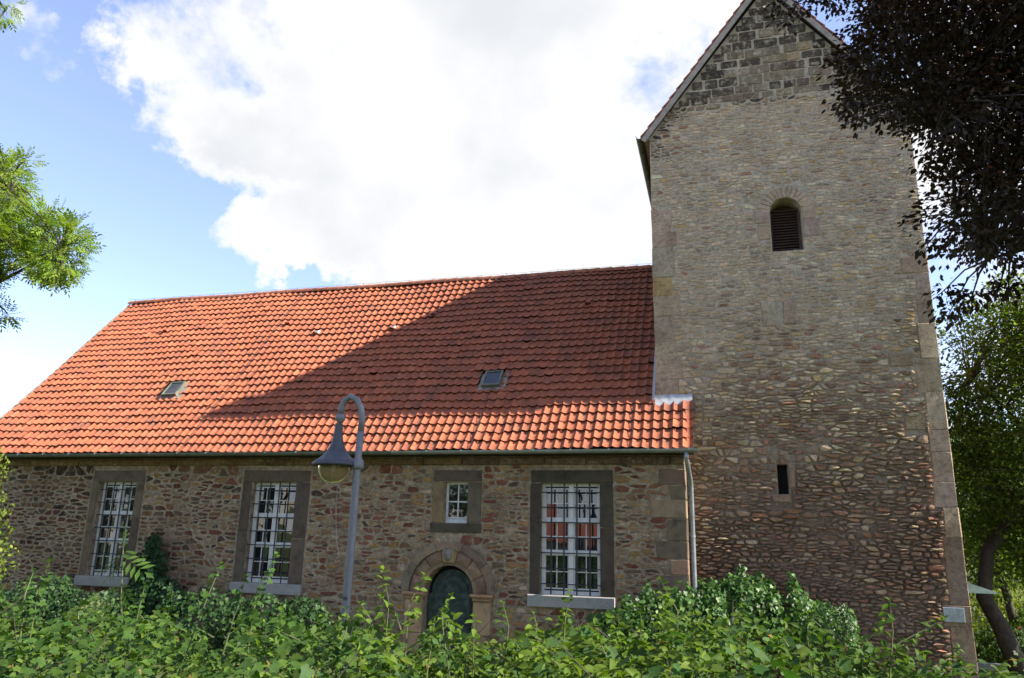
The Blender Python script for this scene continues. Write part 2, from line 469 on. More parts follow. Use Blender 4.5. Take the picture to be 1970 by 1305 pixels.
def reveals(x0, x1, z0, z1, y0, y1, top=True):
    V = [(x0, y0, z0), (x1, y0, z0), (x1, y0, z1), (x0, y0, z1), (x0, y1, z0), (x1, y1, z0), (x1, y1, z1), (x0, y1, z1)]
    return V, [(0, 4, 5, 1), (1, 5, 6, 2), (3, 7, 4, 0)]+([(2, 6, 7, 3)] if top else [])
def arch_fill(cx, r_, zs, ztop, y, half, n=16):
    """spandrels between a half-round arch and the top of its rectangular hole"""
    V = []; F = []
    for s in (-1, 1):
        k = len(V)
        V.append((cx+s*half, y, ztop)); V.append((cx, y, ztop)); 
        arc = [(cx+s*r_*math.cos(a), y, zs+r_*math.sin(a)) for a in np.linspace(0, math.pi/2, n)]
        V += [(cx+s*half, y, zs)]+arc
        idx = [k, k+2]+[k+3+i for i in range(n)]+[k+1]
        for i in range(1, len(idx)-1): F.append((idx[0], idx[i], idx[i+1]))
    return V, F
pick = lambda r, cs, ps: cs[r.choice(len(cs), p=np.array(ps)/sum(ps))]
def vary(c, r, v=.16):
    c = np.array(c); c = c*.80+np.mean(c)*np.array((1.14, .98, .80))*.20; c = c*np.array((1.15, .985, .83))
    k = r.uniform(1-v, 1+v); return tuple(float(np.clip(x*k*r.uniform(.95, 1.05), .01, .9)) for x in c)

# ------------------------------------------------------------------ ground
def ground_z(x, y):
    t = np.clip((-5.5-y)/5.0, 0, 1); t = t*t*(3-2*t)
    return 1.15*t+.04*np.sin(x*.9+y*.5)*t
gx = np.concatenate([[-400, -120, -60], np.arange(-34, 34.1, 1.0), [60, 120, 400]])
gy = np.concatenate([[-300, -80, -40], np.arange(-24, 40.1, 1.0), [60, 120, 500]])
GX, GY = np.meshgrid(gx, gy)
GV = np.stack([GX.ravel(), GY.ravel(), ground_z(GX, GY).ravel()], 1)
nx_, ny_ = len(gx), len(gy)
GF = np.array([(j*nx_+i, j*nx_+i+1, (j+1)*nx_+i+1, (j+1)*nx_+i) for j in range(ny_-1) for i in range(nx_-1)])
obj('ground', GV, GF, 'ground', smooth=True, kind='structure')

# ------------------------------------------------------------------ church: nave
NX0, NX1 = -19.75, -0.73          # left and right end of the front wall
TANP = 1.1495; PITCH_R = math.atan(TANP); CP, SP = math.cos(PITCH_R), math.sin(PITCH_R)
EY, EZ, WR = -.38, 4.64, 4.70     # eave line, ridge depth
RZ = EZ+TANP*(WR-EY)
TY, TX0, TX1 = .67, -1.32, 4.50   # tower front and sides
nave = thing('church_nave', 'long low rubble stone church nave under an orange pantile roof', 'church nave', (-10.2, 0, 0))
WIN = [(-15.56, -14.40, -15.76, -14.16), (-11.03, -9.83, -11.29, -9.46), (-3.82, -2.52, -4.05, -2.23)]
WZ0, WZ1 = 1.64, 3.97
SW = (-6.06, -5.50, 3.08, 3.99); SWS = (-6.33, -5.17, 2.86, 4.25)
PX, PS, PR = -5.87, 1.60, .58     # portal centre, springing, opening radius
wm = MB()
holes = [(a, b, WZ0, WZ1) for a, b, _, _ in WIN]+[SW, (PX-PR, PX+PR, 0, PS+PR)]
wm.add(*panel(NX0, NX1, -.3, 5.05, 0, holes))
wm.add(*arch_fill(PX, PR, PS, PS+PR, 0, PR))
for a, b, z0, z1 in holes[:4]: wm.add(*reveals(a, b, z0, z1, 0, .32))
wm.add(*reveals(PX-PR, PX+PR, -.3, PS, 0, .4, False))
arc = [(PX+PR*math.cos(t), PS+PR*math.sin(t)) for t in np.linspace(0, math.pi, 21)]
wm.add([(x, 0, z) for x, z in arc]+[(x, .4, z) for x, z in arc], [(i, i+1, 22+i, 21+i) for i in range(20)])
wm.add([(NX1, 0, -.3), (NX1, 9.4, -.3), (NX1, 9.4, 5.05), (NX1, 4.7, RZ-.25), (NX1, 0, 5.05)], [(0, 1, 2, 3, 4)])
wm.add([(NX0, 0, -.3), (NX0, 9.4, -.3), (NX0, 9.4, 5.05), (NX0, 4.7, RZ-.25), (NX0, 0, 5.05)], [(4, 3, 2, 1, 0)])
wm.add([(NX0, 9.4, -.3), (NX1, 9.4, -.3), (NX1, 9.4, 5.05), (NX0, 9.4, 5.05)], [(0, 1, 2, 3)])
nwall = wm.build('wall', 'nave_mortar', nave, label='rubble wall of red, ochre and grey stones in pale mortar')

quo = []   # corner blocks at the right end
z = 0.0; k = 0
while z < 4.2:
    h = float(rng.uniform(.26, .46)); h = min(h, 4.27-z)
    if h < .12: break
    quo.append((NX1-(.62 if k % 2 else .36)*rng.uniform(.85, 1.15), z, z+h)); z += h; k += 1
def nave_holes(zz):
    o = []
    for a, b, sa, sb in WIN:
        if 1.38 < zz < 4.25: o.append((sa-.02, sb+.02))
    if SWS[2] < zz < SWS[3]: o.append((SWS[0]-.02, SWS[1]+.02))
    if zz < PS: o.append((PX-1.0, PX+1.0))
    elif zz < PS+1.1: 
        w = math.sqrt(max(0, 1.1**2-(zz-PS)**2)); o.append((PX-w, PX+w))
    for xq, a, b in quo:
        if a <= zz < b: o.append((xq, NX1+.1))
    return o
NCOL = [(.235, .093, .066), (.40, .27, .11), (.37, .29, .20), (.20, .16, .125), (.115, .095, .075), (.44, .39, .31), (.30, .175, .10)]
def nave_pal(x, zz, r):
    dirty = np.clip((-8.5-x)/7, 0, 1)
    p = np.array([.27, .17, .22, .13, .05, .10, .16])+dirty*np.array([-.04, -.08, -.06, .12, .14, -.04, 0])
    c = vary(pick(r, NCOL, np.clip(p, .02, 1)), r, .22)
    k = 1-.42*dirty
    return tuple(v*k for v in c)
st = courses(NX0, NX1, .05, 4.36, lambda z: (.10, .22), lambda z: (.10, .44), nave_holes, rng, .36, .035)
masonry(nwall, st, lambda V: V, nave_pal, lambda x, z, r: r.uniform(.002, .018), rng, lambda x, z, r: r.uniform(.006, .034)+(.03 if r.random() < .12 else 0))
# return of the nave wall beside the tower
for (xq, a, b) in quo:
    c = vary(pick(rng, [(.15, .13, .105), (.095, .085, .073), (.20, .16, .12)], [.4, .35, .25]), rng)
    V, F = block(xq+.008, NX1+.012, a+.008, b-.008, -.018, .62)
    obj('corner_stone', V, F, 'dressed', nwall, np.array([c]*len(V)), origin=np.mean(V, 0))
x = NX0
while x < NX1-.05:
    w = min(float(rng.uniform(.6, 1.1)), NX1-x)
    dressed('cornice_stone', nwall, x, x+w, 4.36, 4.53, -.07+rng.uniform(-.015, .015), .05, vary((.17, .14, .06) if x < -6.5 else (.18, .15, .105), rng, .25), .02, m='stone')
    x += w

# windows -----------------------------------------------------------------------
DARK = (.10, .090, .077); DARK2 = (.062, .058, .053)
def frame_bars(mb, x0, x1, z0, z1, y, cols, rows, t, d):
    for i in range(1, cols):
        xx = x0+(x1-x0)*i/cols; mb.box(xx-t/2, xx+t/2, y, y+d, z0, z1)
    for i in range(1, rows):
        zz = z0+(z1-z0)*i/rows; mb.box(x0, x1, y+.002, y+d-.002, zz-t/2, zz+t/2)
def nave_window(x0, x1, sx0, sx1, tone, words):
    y = .17
    mb = MB()
    mb.box(x0, x0+.06, y, y+.08, WZ0, WZ1); mb.box(x1-.06, x1, y, y+.08, WZ0, WZ1)
    mb.box(x0+.06, x1-.06, y, y+.08, WZ1-.07, WZ1); mb.box(x0+.06, x1-.06, y, y+.08, WZ0, WZ0+.08)
    xm = (x0+x1)/2
    mb.box(xm-.05, xm+.05, y-.03, y+.08, WZ0+.02, WZ1-.02)
    tz = [WZ0+.08, WZ0+.86, WZ0+1.54, WZ1-.07]
    for zz, tk in ((tz[1], .075), (tz[2], .10)):
        mb.box(x0+.05, xm-.05, y-.015, y+.07, zz-tk/2, zz+tk/2); mb.box(xm+.05, x1-.05, y-.015, y+.07, zz-tk/2, zz+tk/2)
    win = mb.build('window', 'white_paint', nave, origin=(xm, y, WZ0), label=words)
    for a, b in ((x0+.06, xm-.05), (xm+.05, x1-.06)):
        for k in range(3):
            p, q = tz[k]+.03, tz[k+1]-.03
            s = MB(); t = .03     # casement
            s.box(a, a+t, y+.01, y+.06, p, q); s.box(b-t, b, y+.01, y+.06, p, q); s.box(a+t, b-t, y+.01, y+.06, q-t, q); s.box(a+t, b-t, y+.01, y+.06, p, p+t)
            frame_bars(s, a+t, b-t, p+t, q-t, y+.02, 2, 2, .022, .03)
            s.build('casement', 'white_paint', win, origin=((a+b)/2, y, p))
            xs = [a+t, (a+b)/2, b-t]; zs = [p+t, (p+q)/2, q-t]
            for i in range(2):
                for j in range(2):
                    e = rng.uniform(-.004, .004, 3)
                    V = [(xs[i], y+.036+e[0], zs[j]), (xs[i+1], y+.036+e[1], zs[j]), (xs[i+1], y+.036+e[2], zs[j+1]), (xs[i], y+.036+e[0]-e[1]+e[2], zs[j+1])]
                    obj('pane', V, [(0, 1, 2, 3)], 'glass', win, origin=np.mean(V, 0))
    for i in range(4):
        xx = x0+(x1-x0)*(.18+.215*i)
        V, F = tube([(xx, .045, WZ0-.03), (xx, .045, WZ1+.02)], .017, 6); obj('grille_bar', V, F, 'iron', win, origin=(xx, .045, WZ0))
    for i in range(7):
        zz = WZ0+.22+(WZ1-WZ0-.42)*i/6
        V, F = tube([(x0-.03, .062, zz), (x1+.03, .062, zz)], .0125, 6); obj('grille_bar', V, F, 'iron', win, origin=(xm, .062, zz))
    V, F = block(sx0-.02, sx1+.02, 1.40, WZ0, -.10, .17, .015); obj('sill', V, F, 'sill_stone', win, origin=np.mean(V, 0))
    dressed('lintel', win, sx0, sx1, WZ1, 4.25, -.022, .10, vary(tone, rng, .1), .014)
    for a, b in ((sx0, x0), (x1, sx1)):
        zc = WZ0+rng.uniform(1.0, 1.5)
        dressed('jamb_stone', win, a, b, WZ0, zc, -.020, .16, vary(tone, rng, .2), .012)
        dressed('jamb_stone', win, a, b, zc, WZ1, -.024, .16, vary(tone, rng, .2), .012)
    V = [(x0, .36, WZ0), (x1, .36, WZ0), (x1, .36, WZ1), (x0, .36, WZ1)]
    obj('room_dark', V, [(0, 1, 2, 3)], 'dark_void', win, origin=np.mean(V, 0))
nave_window(*WIN[0], (.11, .095, .08), 'barred white window beside the ivy column')
nave_window(*WIN[1], (.088, .08, .071), 'barred white window with brownish stone surround')
nave_window(*WIN[2], DARK2, 'barred white window with blackened stone surround, nearest the tower')
x0, x1, z0, z1 = SW; y = .16
mb = MB(); mb.box(x0, x0+.05, y, y+.07, z0, z1); mb.box(x1-.05, x1, y, y+.07, z0, z1); mb.box(x0+.05, x1-.05, y, y+.07, z1-.05, z1); mb.box(x0+.05, x1-.05, y, y+.07, z0, z0+.09)
mb.box(x0+.03, x1-.03, y-.02, y, z0+.10, z0+.13)
frame_bars(mb, x0+.05, x1-.05, z0+.09, z1-.05, y+.02, 2, 2, .03, .03)
win = mb.build('window', 'white_paint', nave, origin=(-5.78, y, z0), label='small white four pane window above the portal')
for i in range(2):
    for j in range(2):
        a, b = x0+.05+(x1-x0-.1)*i/2, x0+.05+(x1-x0-.1)*(i+1)/2; c, d = z0+.09+(z1-z0-.14)*j/2, z0+.09+(z1-z0-.14)*(j+1)/2
        obj('pane', [(a, y+.036, c), (b, y+.036, c), (b, y+.036, d), (a, y+.036, d)], [(0, 1, 2, 3)], 'glass', win, origin=((a+b)/2, y+.036, (c+d)/2))
dressed('lintel', win, SWS[0], SWS[1], z1, SWS[3], -.024, .12, vary(DARK, rng), .014)
dressed('sill', win, SWS[0]-.03, SWS[1]+.02, SWS[2], z0, -.03, .15, vary(DARK2, rng), .014)
dressed('jamb_stone', win, SWS[0], x0, z0, z1, -.020, .15, vary((.17, .14, .09), rng), .012)
dressed('jamb_stone', win, x1, SWS[1], z0, z1, -.022, .15, vary(DARK, rng), .012)

# portal ------------------------------------------------------------------------
outl = [(PX+.55, 0), (PX+.55, PS-.10), (PX+.48, PS-.02)]+[(PX+.48*math.cos(t), PS-.02+.50*math.sin(t)) for t in np.linspace(.1, math.pi-.1, 21)]+[(PX-.48, PS-.02), (PX-.55, PS-.10), (PX-.55, 0)]
n = len(outl)
door = obj('door', [(x, .26, z) for x, z in outl]+[(x, .36, z) for x, z in outl], [tuple(range(n))]+[(i, (i+1) % n, n+(i+1) % n, n+i) for i in range(n)], 'bronze', nave, origin=(PX, .26, 0), label='dark green weathered metal door slab in the arched portal')
obj('light_stop_panel', [(PX-.7, .41, -.3), (PX+.7, .41, -.3), (PX+.7, .41, 2.3), (PX-.7, .41, 2.3)], [(0, 1, 2, 3)], 'dark_void', door, origin=(PX, .41, 0))  # dark panel added behind the door to block light leaking through the arch
mb = MB()
for r0, w in ((.36, .018), (.22, .014)):
    a = [(PX+r0*math.cos(t), .247, PS-.02+r0*math.sin(t)) for t in np.linspace(0, math.pi, 17)]
    V, F = tube(a, w, 6); mb.add(V, F)
for zz in (PS-.12, PS-.75):
    mb.box(PX-.42, PX+.42, .24, .262, zz-.02, zz+.02)
for sx in (-1, 1): mb.box(PX+sx*.42-.018, PX+sx*.42+.018, .242, .262, PS-.75, PS-.12)
mb.build('door_moulding', 'bronze', door, origin=(PX, .25, PS))
def ring_block(r0, r1, t0, t1, yf, yb, col, name, facet=0.0, m='dressed'):
    k = 5; ts = np.linspace(t0, t1, k); V = []; F = []
    for r_, y in ((r0, yb), (r0, yf), (r1, yf), (r1, yb)):
        for t in ts: V.append((PX+r_*math.cos(t), y, PS+r_*math.sin(t)))
    for i in range(k-1):
        F += [(i, i+1, k+i+1, k+i), (2*k+i, 2*k+i+1, 3*k+i+1, 3*k+i)]
        if not facet: F.append((k+i, k+i+1, 2*k+i+1, 2*k+i))
    F += [(0, k, 2*k, 3*k), (k-1, 4*k-1, 3*k-1, 2*k-1)]
    if facet:
        tm = (t0+t1)/2; rm = (r0+r1)/2; c = len(V); V.append((PX+rm*math.cos(tm), yf-facet, PS+rm*math.sin(tm)))
        edge = [k+i for i in range(k)]+[2*k+i for i in range(k-1, -1, -1)]
        for i in range(len(edge)): F.append((edge[i], edge[(i+1) % len(edge)], c))
    return obj(name, V, F, m, portal, np.array([col]*len(V)), origin=np.mean(V, 0))
V, F = block(PX-.12, PX+.12, PS+.62, PS+.93, -.105, .04, .03)
portal = obj('portal', V, F, 'dressed', nave, np.array([(.27, .215, .12)]*len(V)), origin=(PX, 0, 0), label='carved round arched sandstone portal with diamond cut blocks')
PC = [(.20, .145, .115), (.21, .165, .115), (.20, .135, .108), (.18, .15, .118)]
nb = 7; ga = .012
for i in range(nb):
    t0, t1 = math.pi*i/nb+ga, math.pi*(i+1)/nb-ga
    ring_block(PR-.01, .67, t0, t1, -.012, .18, vary((.18, .145, .11), rng, .12), 'inner_moulding')
    if i == 3: ring_block(.67, .90, t0, t1, -.035, .05, (.30, .225, .12), 'keystone')
    else: ring_block(.67, .90, t0, t1, -.035, .05, vary(PC[i % 4], rng, .12), 'voussoir', .055)
for i in range(5):
    ring_block(.91, 1.08, math.pi*i/5+.006, math.pi*(i+1)/5-.006, -.085, .04, vary((.17, .15, .12), rng, .18), 'hood_mould')
# carved head on the keystone
hv, hf = lathe([(0, .13), (.05, .12), (.085, .07), (.095, .0), (.08, -.06), (.045, -.11), (0, -.125)], 12)
hv = np.array(hv)*np.array([1, .75, 1])*(1+rng.uniform(-.08, .08, (len(hv), 1)))+np.array([PX, -.13, PS+.80])
obj('carved_head', hv, hf, 'dressed', portal, np.array([(.20, .18, .15)]*len(hv)), smooth=True, origin=hv.mean(0))
for s in (-1, 1):
    a, b = sorted((PX+s*PR, PX+s*1.0))
    dressed('pilaster', portal, a, b, -.2, .75, -.04, .02, vary((.27, .19, .13), rng))
    dressed('pilaster', portal, a, b, .75, PS-.16, -.04, .02, vary((.29, .20, .14), rng))
    a, b = sorted((PX+s*(PR-.05), PX+s*1.04))
    dressed('impost', portal, a, b, PS-.08, PS, -.13, .1, vary((.30, .20, .13), rng), .025)
    dressed('impost', portal, a+.03, b-.03, PS-.16, PS-.08, -.085, .1, vary((.27, .19, .12), rng), .02)

# roof --------------------------------------------------------------------------
RX0, RX1 = NX0-.12, -.52
def roof_pt(x, s, w=0.0):
    """x along the roof, s up the slope from the eave, w above it"""
    sag = .028*np.sin(x*.55+.8)*np.sin(s*.7)+.014*np.sin(x*1.9+s*1.3)-.03*np.exp(-((x+9.0)/4.5)**2)*(1-s/8)
    w = w+sag
    return np.stack([x+0*s, EY+s*CP-w*SP, EZ+s*SP+w*CP], -1)
SL = (WR-EY)/CP
ST = (TY-EY)/CP
mb = MB()
def slab(xa, xb, sa, sb):
    xs = np.linspace(xa, xb, 30); P = [roof_pt(xs, np.full(30, s), -.06) for s in np.linspace(sa, sb, 12)]
    V = np.concatenate(P); F = [(j*30+i, j*30+i+1, (j+1)*30+i+1, (j+1)*30+i) for j in range(11) for i in range(29)]
    mb.add(V, F)
slab(RX0, TX0, 0, SL); slab(TX0, RX1, 0, ST)
mb.add([(RX0, EY, EZ-.06), (RX1, EY, EZ-.06), (RX1, 0, 4.56), (RX0, 0, 4.56)], [(0, 1, 2, 3)])
mb.add([(RX0, WR, RZ-.05), (TX0, WR, RZ-.05), (TX0, 2*WR-EY, EZ), (RX0, 2*WR-EY, EZ)], [(0, 1, 2, 3)])
roof = mb.build('roof', 'underlay', nave, origin=(-10, EY, EZ), label='steep weathered orange pantile roof with two skylights')
TW, TC = .2085, .2985
NS = 9
tt = np.linspace(0, 1, NS)
prof = .046*(1-np.sin(np.pi*tt)**.85)
def tile_mesh(wid=TW*1.03, thick=.014):
    V = []; 
    for s, up in ((TC+.05, .0), (0.0, .052)):
        for i in range(NS): V.append((tt[i]*wid, s, prof[i]+up))
    for i in range(NS): V.append((tt[i]*wid, .004, prof[i]+.052-thick))
    F = []
    for i in range(NS-1):
        F.append((NS+i, NS+i+1, i+1, i)); F.append((2*NS+i, 2*NS+i+1, NS+i+1, NS+i))
    F.append((NS, 0, 2*NS)); F.append((2*NS-1, 3*NS-1, NS-1))
    return np.array(V), F
TV, TF = tile_mesh()
SKY = [(-14.93, -14.45, 2.27), (-5.60, -5.14, 2.27)]     # skylights x0, x1, slope position
rows = int(SL/TC); tiles = []
ncol = int((RX1-RX0)/TW)
for r_ in range(rows+1):
    s0 = r_*TC
    if s0+TC*.6 > SL: break
    for c_ in range(ncol):
        xx = RX1-(c_+1)*TW
        if s0+TC*.9 > ST and xx+TW > TX0+.02: continue
        if any(a-.12 < xx+TW/2 < b+.06 and s-.02 < s0+TC/2 < s+.66 for a, b, s in SKY): continue
        tiles.append((xx, s0))
def tile_col(x, s):
    k = rng.random()
    c = np.array((.375, .110, .053)) if k < .72 else np.array((.33, .095, .05)) if k < .9 else np.array((.405, .128, .062)) if k < .985 else np.array((.29, .095, .058))
    upper_right = np.clip((x+11)/10, 0, 1)*np.clip(s/7.7, 0, 1)  # tiles get darker towards the ridge and the tower end
    return c*rng.uniform(.9, 1.06)*(1-.38*upper_right)+np.array((.0, .012, .01))*upper_right
tiles.sort(key=lambda t: (t[1]*1.0+abs(t[0]-RX1)*.16))
mb = MB()
for i, (xx, s0) in enumerate(tiles):
    a = rng.normal(0, .012); lift = rng.uniform(0, .008) + (.022 if rng.random() < .015 else 0)
    V = TV.copy(); V[:, 1] += rng.normal(0, .008)-(rng.uniform(.02, .055) if rng.random() < .025 else 0)+.012*math.sin(xx*1.7+s0*5)
    V[:, 0] += a*(V[:, 1]-.15)
    W = roof_pt(xx+V[:, 0], s0+V[:, 1], V[:, 2]+lift)
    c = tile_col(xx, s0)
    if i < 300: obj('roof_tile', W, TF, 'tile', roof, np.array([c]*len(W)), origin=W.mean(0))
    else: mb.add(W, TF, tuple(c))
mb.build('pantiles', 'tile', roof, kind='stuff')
x = RX0
while x < TX0:           # ridge caps
    l = .40; ang = np.linspace(0, math.pi, 9); V = []
    for xx, k in ((x, 1.0), (x+l, 1.12)):
        for a in ang: V.append((xx, WR+.125*k*math.cos(a), RZ-.03+.13*k*math.sin(a)+.012*math.sin(x*1.3)))
    V += [(v[0], v[1]*.97+WR*.03, v[2]-.02) for v in V[9:]]
    F = [(i, i+1, 10+i, 9+i) for i in range(8)]+[(9+i, 10+i, 19+i, 18+i) for i in range(8)]
    c = np.array((.33, .12, .07))*rng.uniform(.75, 1.2)
    obj('ridge_tile', V, F, 'tile', roof, np.array([c]*len(V)), origin=np.mean(V, 0))
    x += l-.03
for i in range(24):      # conductor holders on the ridge and the wire
    x = RX0+.2+i*.8
    if x < TX0:
        V, F = tube([(x, WR, RZ+.09), (x, WR-.01, RZ+.155)], .007, 4); obj('wire_holder', V, F, 'iron', roof, origin=(x, WR, RZ+.1))
V, F = tube([(RX0-.05, WR, RZ+.20)]+[(RX0+.2+i*.4, WR-.01, RZ+.155-(.012 if i % 2 else 0)) for i in range(46)], .005, 4); obj('conductor_wire', V, F, 'zinc', roof, origin=(RX0, WR, RZ))
for xw in (-1.78, -4.95-.4, -12.9):
    ss = np.linspace(0, SL if xw < -2 else SL, 26)
    P = roof_pt(np.full(26, xw)+.01*np.sin(ss*9), ss, np.full(26, .088)); V, F = tube(P, .006, 4); obj('conductor_wire', V, F, 'iron', roof, origin=P[0])
# verge at the far gable: mortar bedding
V = np.concatenate([roof_pt(np.full(20, xx), np.linspace(0, SL, 20), np.full(20, w)) for xx, w in ((RX0-.02, .03), (RX0-.02, -.12), (RX0+.05, .03))])
obj('verge', V, [(i, i+1, 21+i, 20+i) for i in range(19)]+[(i, i+1, 41+i, 40+i) for i in range(19)], 'board', roof, origin=V.mean(0))
for a, b, s in SKY:      # skylights, slightly raised metal frames
    mb = MB()
    def rb(x0, x1, s0, s1, w0, w1):
        V = []
        for xx in (x0, x1):
            for q in (s0, s1):
                for w in (w0, w1): V.append(roof_pt(np.array(xx), np.array(q), np.array(w)))
        mb.add(V, BOXF)
    t = .045
    rb(a, a+t, s, s+.56, -.05, .15); rb(b-t, b, s, s+.56, -.05, .15); rb(a+t, b-t, s, s+t, -.05, .148); rb(a+t, b-t, s+.56-t, s+.56, -.05, .148)
    sk = mb.build('skylight', 'mossy_zinc', nave, origin=roof_pt(np.array(a), np.array(s), np.array(0.)), label='small metal framed skylight in the tiled roof')
    P = [roof_pt(np.array(xx), np.array(q), np.array(.13)) for xx, q in ((a+t, s+t), (b-t, s+t), (b-t, s+.56-t), (a+t, s+.56-t))]
    obj('pane', P, [(0, 1, 2, 3)], 'glass', sk, origin=np.mean(P, 0))
    mb = MB(); rb(a-.10, b+.10, s-.09, s, -.02, .058); rb(b, b+.13, s, s+.56, -.02, .052); rb(a-.10, a, s, s+.56, -.02, .052)
    mb.build('flashing', 'dull_lead', sk, origin=P[0])
for (px_, py_) in ((555, 628), (320, 643), (835, 610), (1132, 592), (608, 645), (755, 637)):    # vent tiles
    d = ray(px_, py_); t = (EZ+TANP*(CAM[1]-EY)-CAM[2])/(d[2]-TANP*d[1]); p = CAM+d*t
    s = (p[1]-EY)/CP; V = []
    for q, w, hw in ((s, .06, .085), (s, .15, .06), (s+.17, .06, .085), (s+.14, .10, .05)):
        for sx in (-1, 1): V.append(roof_pt(np.array(p[0]+sx*hw), np.array(q), np.array(w)))
    zinc = px_ in (608, 755)
    obj('vent_tile', V, [(2, 3, 7, 6), (0, 2, 6, 4), (1, 5, 7, 3), (4, 6, 7, 5)], 'zinc' if zinc else 'tile', roof, np.array([(.34, .085, .055)]*8), origin=np.mean(V, 0))
# gutter and downpipe
def gutter(name, P0, P1, side, rad, m, parent, seg=1):
    """half-round channel from P0 to P1; side = horizontal unit vector across"""
    P0, P1, side = map(np.asarray, (P0, P1, side)); V = []; n = 9
    for P in (P0, P1):
        for rr in (rad, rad*.86):
            for a in np.linspace(math.pi, 2*math.pi, n): V.append(P+side*rr*math.cos(a)+np.array([0, 0, rr*math.sin(a)]))
    F = []
    for i in range(n-1):
        F += [(i, i+1, 2*n+i+1, 2*n+i), (n+i, 3*n+i, 3*n+i+1, n+i+1), (i, n+i, n+i+1, i+1), (2*n+i, 2*n+i+1, 3*n+i+1, 3*n+i)]
    F += [(0, 2*n, 3*n, n), (n-1, 2*n-1, 4*n-1, 3*n-1)]
    return obj(name, V, F, m, parent, origin=P0, smooth=False)
gl = None
for a, b, m in ((RX0-.1, -13.6, 'mossy_zinc'), (-13.6, -7.2, 'mossy_zinc'), (-7.2, -.42, 'zinc')):
    gutter('gutter', (a, EY-.055, EZ+.0), (b, EY-.055, EZ-.0), (0, 1, 0), .08, m, nave)
x = RX0+.4
while x < -.5:
    mb = MB(); mb.box(x-.012, x+.012, EY-.145, EY-.132, EZ-.03, EZ+.012); mb.box(x-.012, x+.012, EY-.135, EY+.05, EZ+.003, EZ+.010)
    mb.build('gutter_bracket', 'zinc', nave, origin=(x, EY, EZ)); x += .82
dp = [(-.66, EY-.055, EZ-.06), (-.66, EY-.055, EZ-.18), (-.645, EY+.05, EZ-.36), (-.615, .0, EZ-.62), (-.61, .06, EZ-.78), (-.61, .06, 2.0), (-.61, .06, 0)]
V, F = tube(dp, .05, 12); obj('downpipe', V, F, 'zinc', nave, smooth=True, origin=(-.61, .06, 0))
for zz in (1.2, 2.9):
    V, F = lathe([(.052, -.02), (.058, -.02), (.058, .02), (.052, .02)], 12, (-.61, .06, zz)); obj('pipe_clip', V, F, 'zinc', nave, origin=(-.61, .06, zz))
# lead flashing against the tower
fz = EZ+TANP*(TY-EY)
mb = MB(); V = []
xs = np.linspace(TX0-.06, RX1-.01, 14)
for yy, dz in ((TY-.16, .02), (TY-.08, .10), (TY-.012, .15)):
    for xq in xs: V.append((xq, yy, fz+(yy-TY)*TANP+dz+.009*math.sin(xq*31)))
mb.add(V, [(j*14+i, j*14+i+1, (j+1)*14+i+1, (j+1)*14+i) for j in range(2) for i in range(13)])
ss = np.linspace(ST-.1, SL, 20)
P1 = roof_pt(np.full(20, TX0-.10), ss, np.full(20, .075)); P2 = roof_pt(np.full(20, TX0-.014), ss, np.full(20, .22))
mb.add(np.concatenate([P1, P2]), [(i, 20+i, 21+i, i+1) for i in range(19)])
mb.build('lead_flashing', 'lead', nave, smooth=True, origin=(TX0, TY, fz))

# ------------------------------------------------------------------ church: tower
tower = thing('church_tower', 'square rubble stone church tower with a steep gable and louvred belfry opening', 'church tower', (1.6, 3.5, 0))
TE, TA, TXC, TD = 12.45, 16.30, 1.59, 6.9       # eave, apex, centre, depth of the back wall
BW = (1.37, 2.05, 9.22, 10.52)                  # belfry opening, arched top
SLT = (1.16, 1.37, 3.80, 4.42)
mb = MB()
hb = [BW, SLT]
mb.add(*panel(TX0, TX1, -.3, TE, TY, hb))
br = (BW[1]-BW[0])/2; bc = (BW[0]+BW[1])/2
mb.add(*arch_fill(bc, br, BW[3]-br, BW[3], TY, br))
mb.add(*reveals(BW[0], BW[1], BW[2], BW[3]-br, TY, TY+.5, False)); mb.add(*reveals(SLT[0], SLT[1], SLT[2], SLT[3], TY, TY+.5))
arc = [(bc+br*math.cos(t), BW[3]-br+br*math.sin(t)) for t in np.linspace(0, math.pi, 17)]
mb.add([(x, TY, z) for x, z in arc]+[(x, TY+.5, z) for x, z in arc], [(i, i+1, 18+i, 17+i) for i in range(16)])
mb.add([(TX0, TY, TE), (TX1, TY, TE), (TXC, TY, TA-.12)], [(0, 1, 2)])
mb.add([(TX0, TD, -.3), (TX1, TD, -.3), (TX1, TD, TE), (TXC, TD, TA-.12), (TX0, TD, TE)], [(0, 1, 2, 3, 4)])
for xx in (TX0, TX1): mb.add([(xx, TY, -.3), (xx, TD, -.3), (xx, TD, TE), (xx, TY, TE)], [(0, 1, 2, 3)])
twall = mb.build('wall', 'tower_mortar', tower, origin=(TXC, TY, 0), label='rubble wall, cream and grey above, eroded pinkish brown below')
qr = []; z = 0.0; k = 0
while z < 9.0:
    h = float(rng.uniform(.34, .80)); qr.append((TX1-rng.uniform(.26, .40)-(.12 if k % 4 == 2 else 0), z, min(z+h, 9.2))); z += h; k += 1
ql = []; z = fz; k = 0
while z < 10.3:
    h = float(rng.uniform(.36, .78)); ql.append((TX0+rng.uniform(.40, .50)+(.10 if k % 3 == 1 else 0), z, min(z+h, 10.5))); z += h; k += 1
extra = [(1.02, 1.36, 9.92, 10.27), (1.08, 1.36, 9.52, 9.92), (2.06, 2.36, 9.95, 10.42), (2.06, 2.42, 9.52, 9.95),   # jambs of the belfry opening
         (1.05, 1.36, 7.46, 8.02), (1.50, 1.77, 7.48, 8.03), (1.0, 1.20, 4.42, 4.66), (1.38, 1.52, 3.92, 4.44), (1.02, 1.42, 3.62, 3.80),
         (3.55, 4.02, 6.45, 6.75), (3.72, 4.1, 5.1, 5.4)]
VR = br+.30
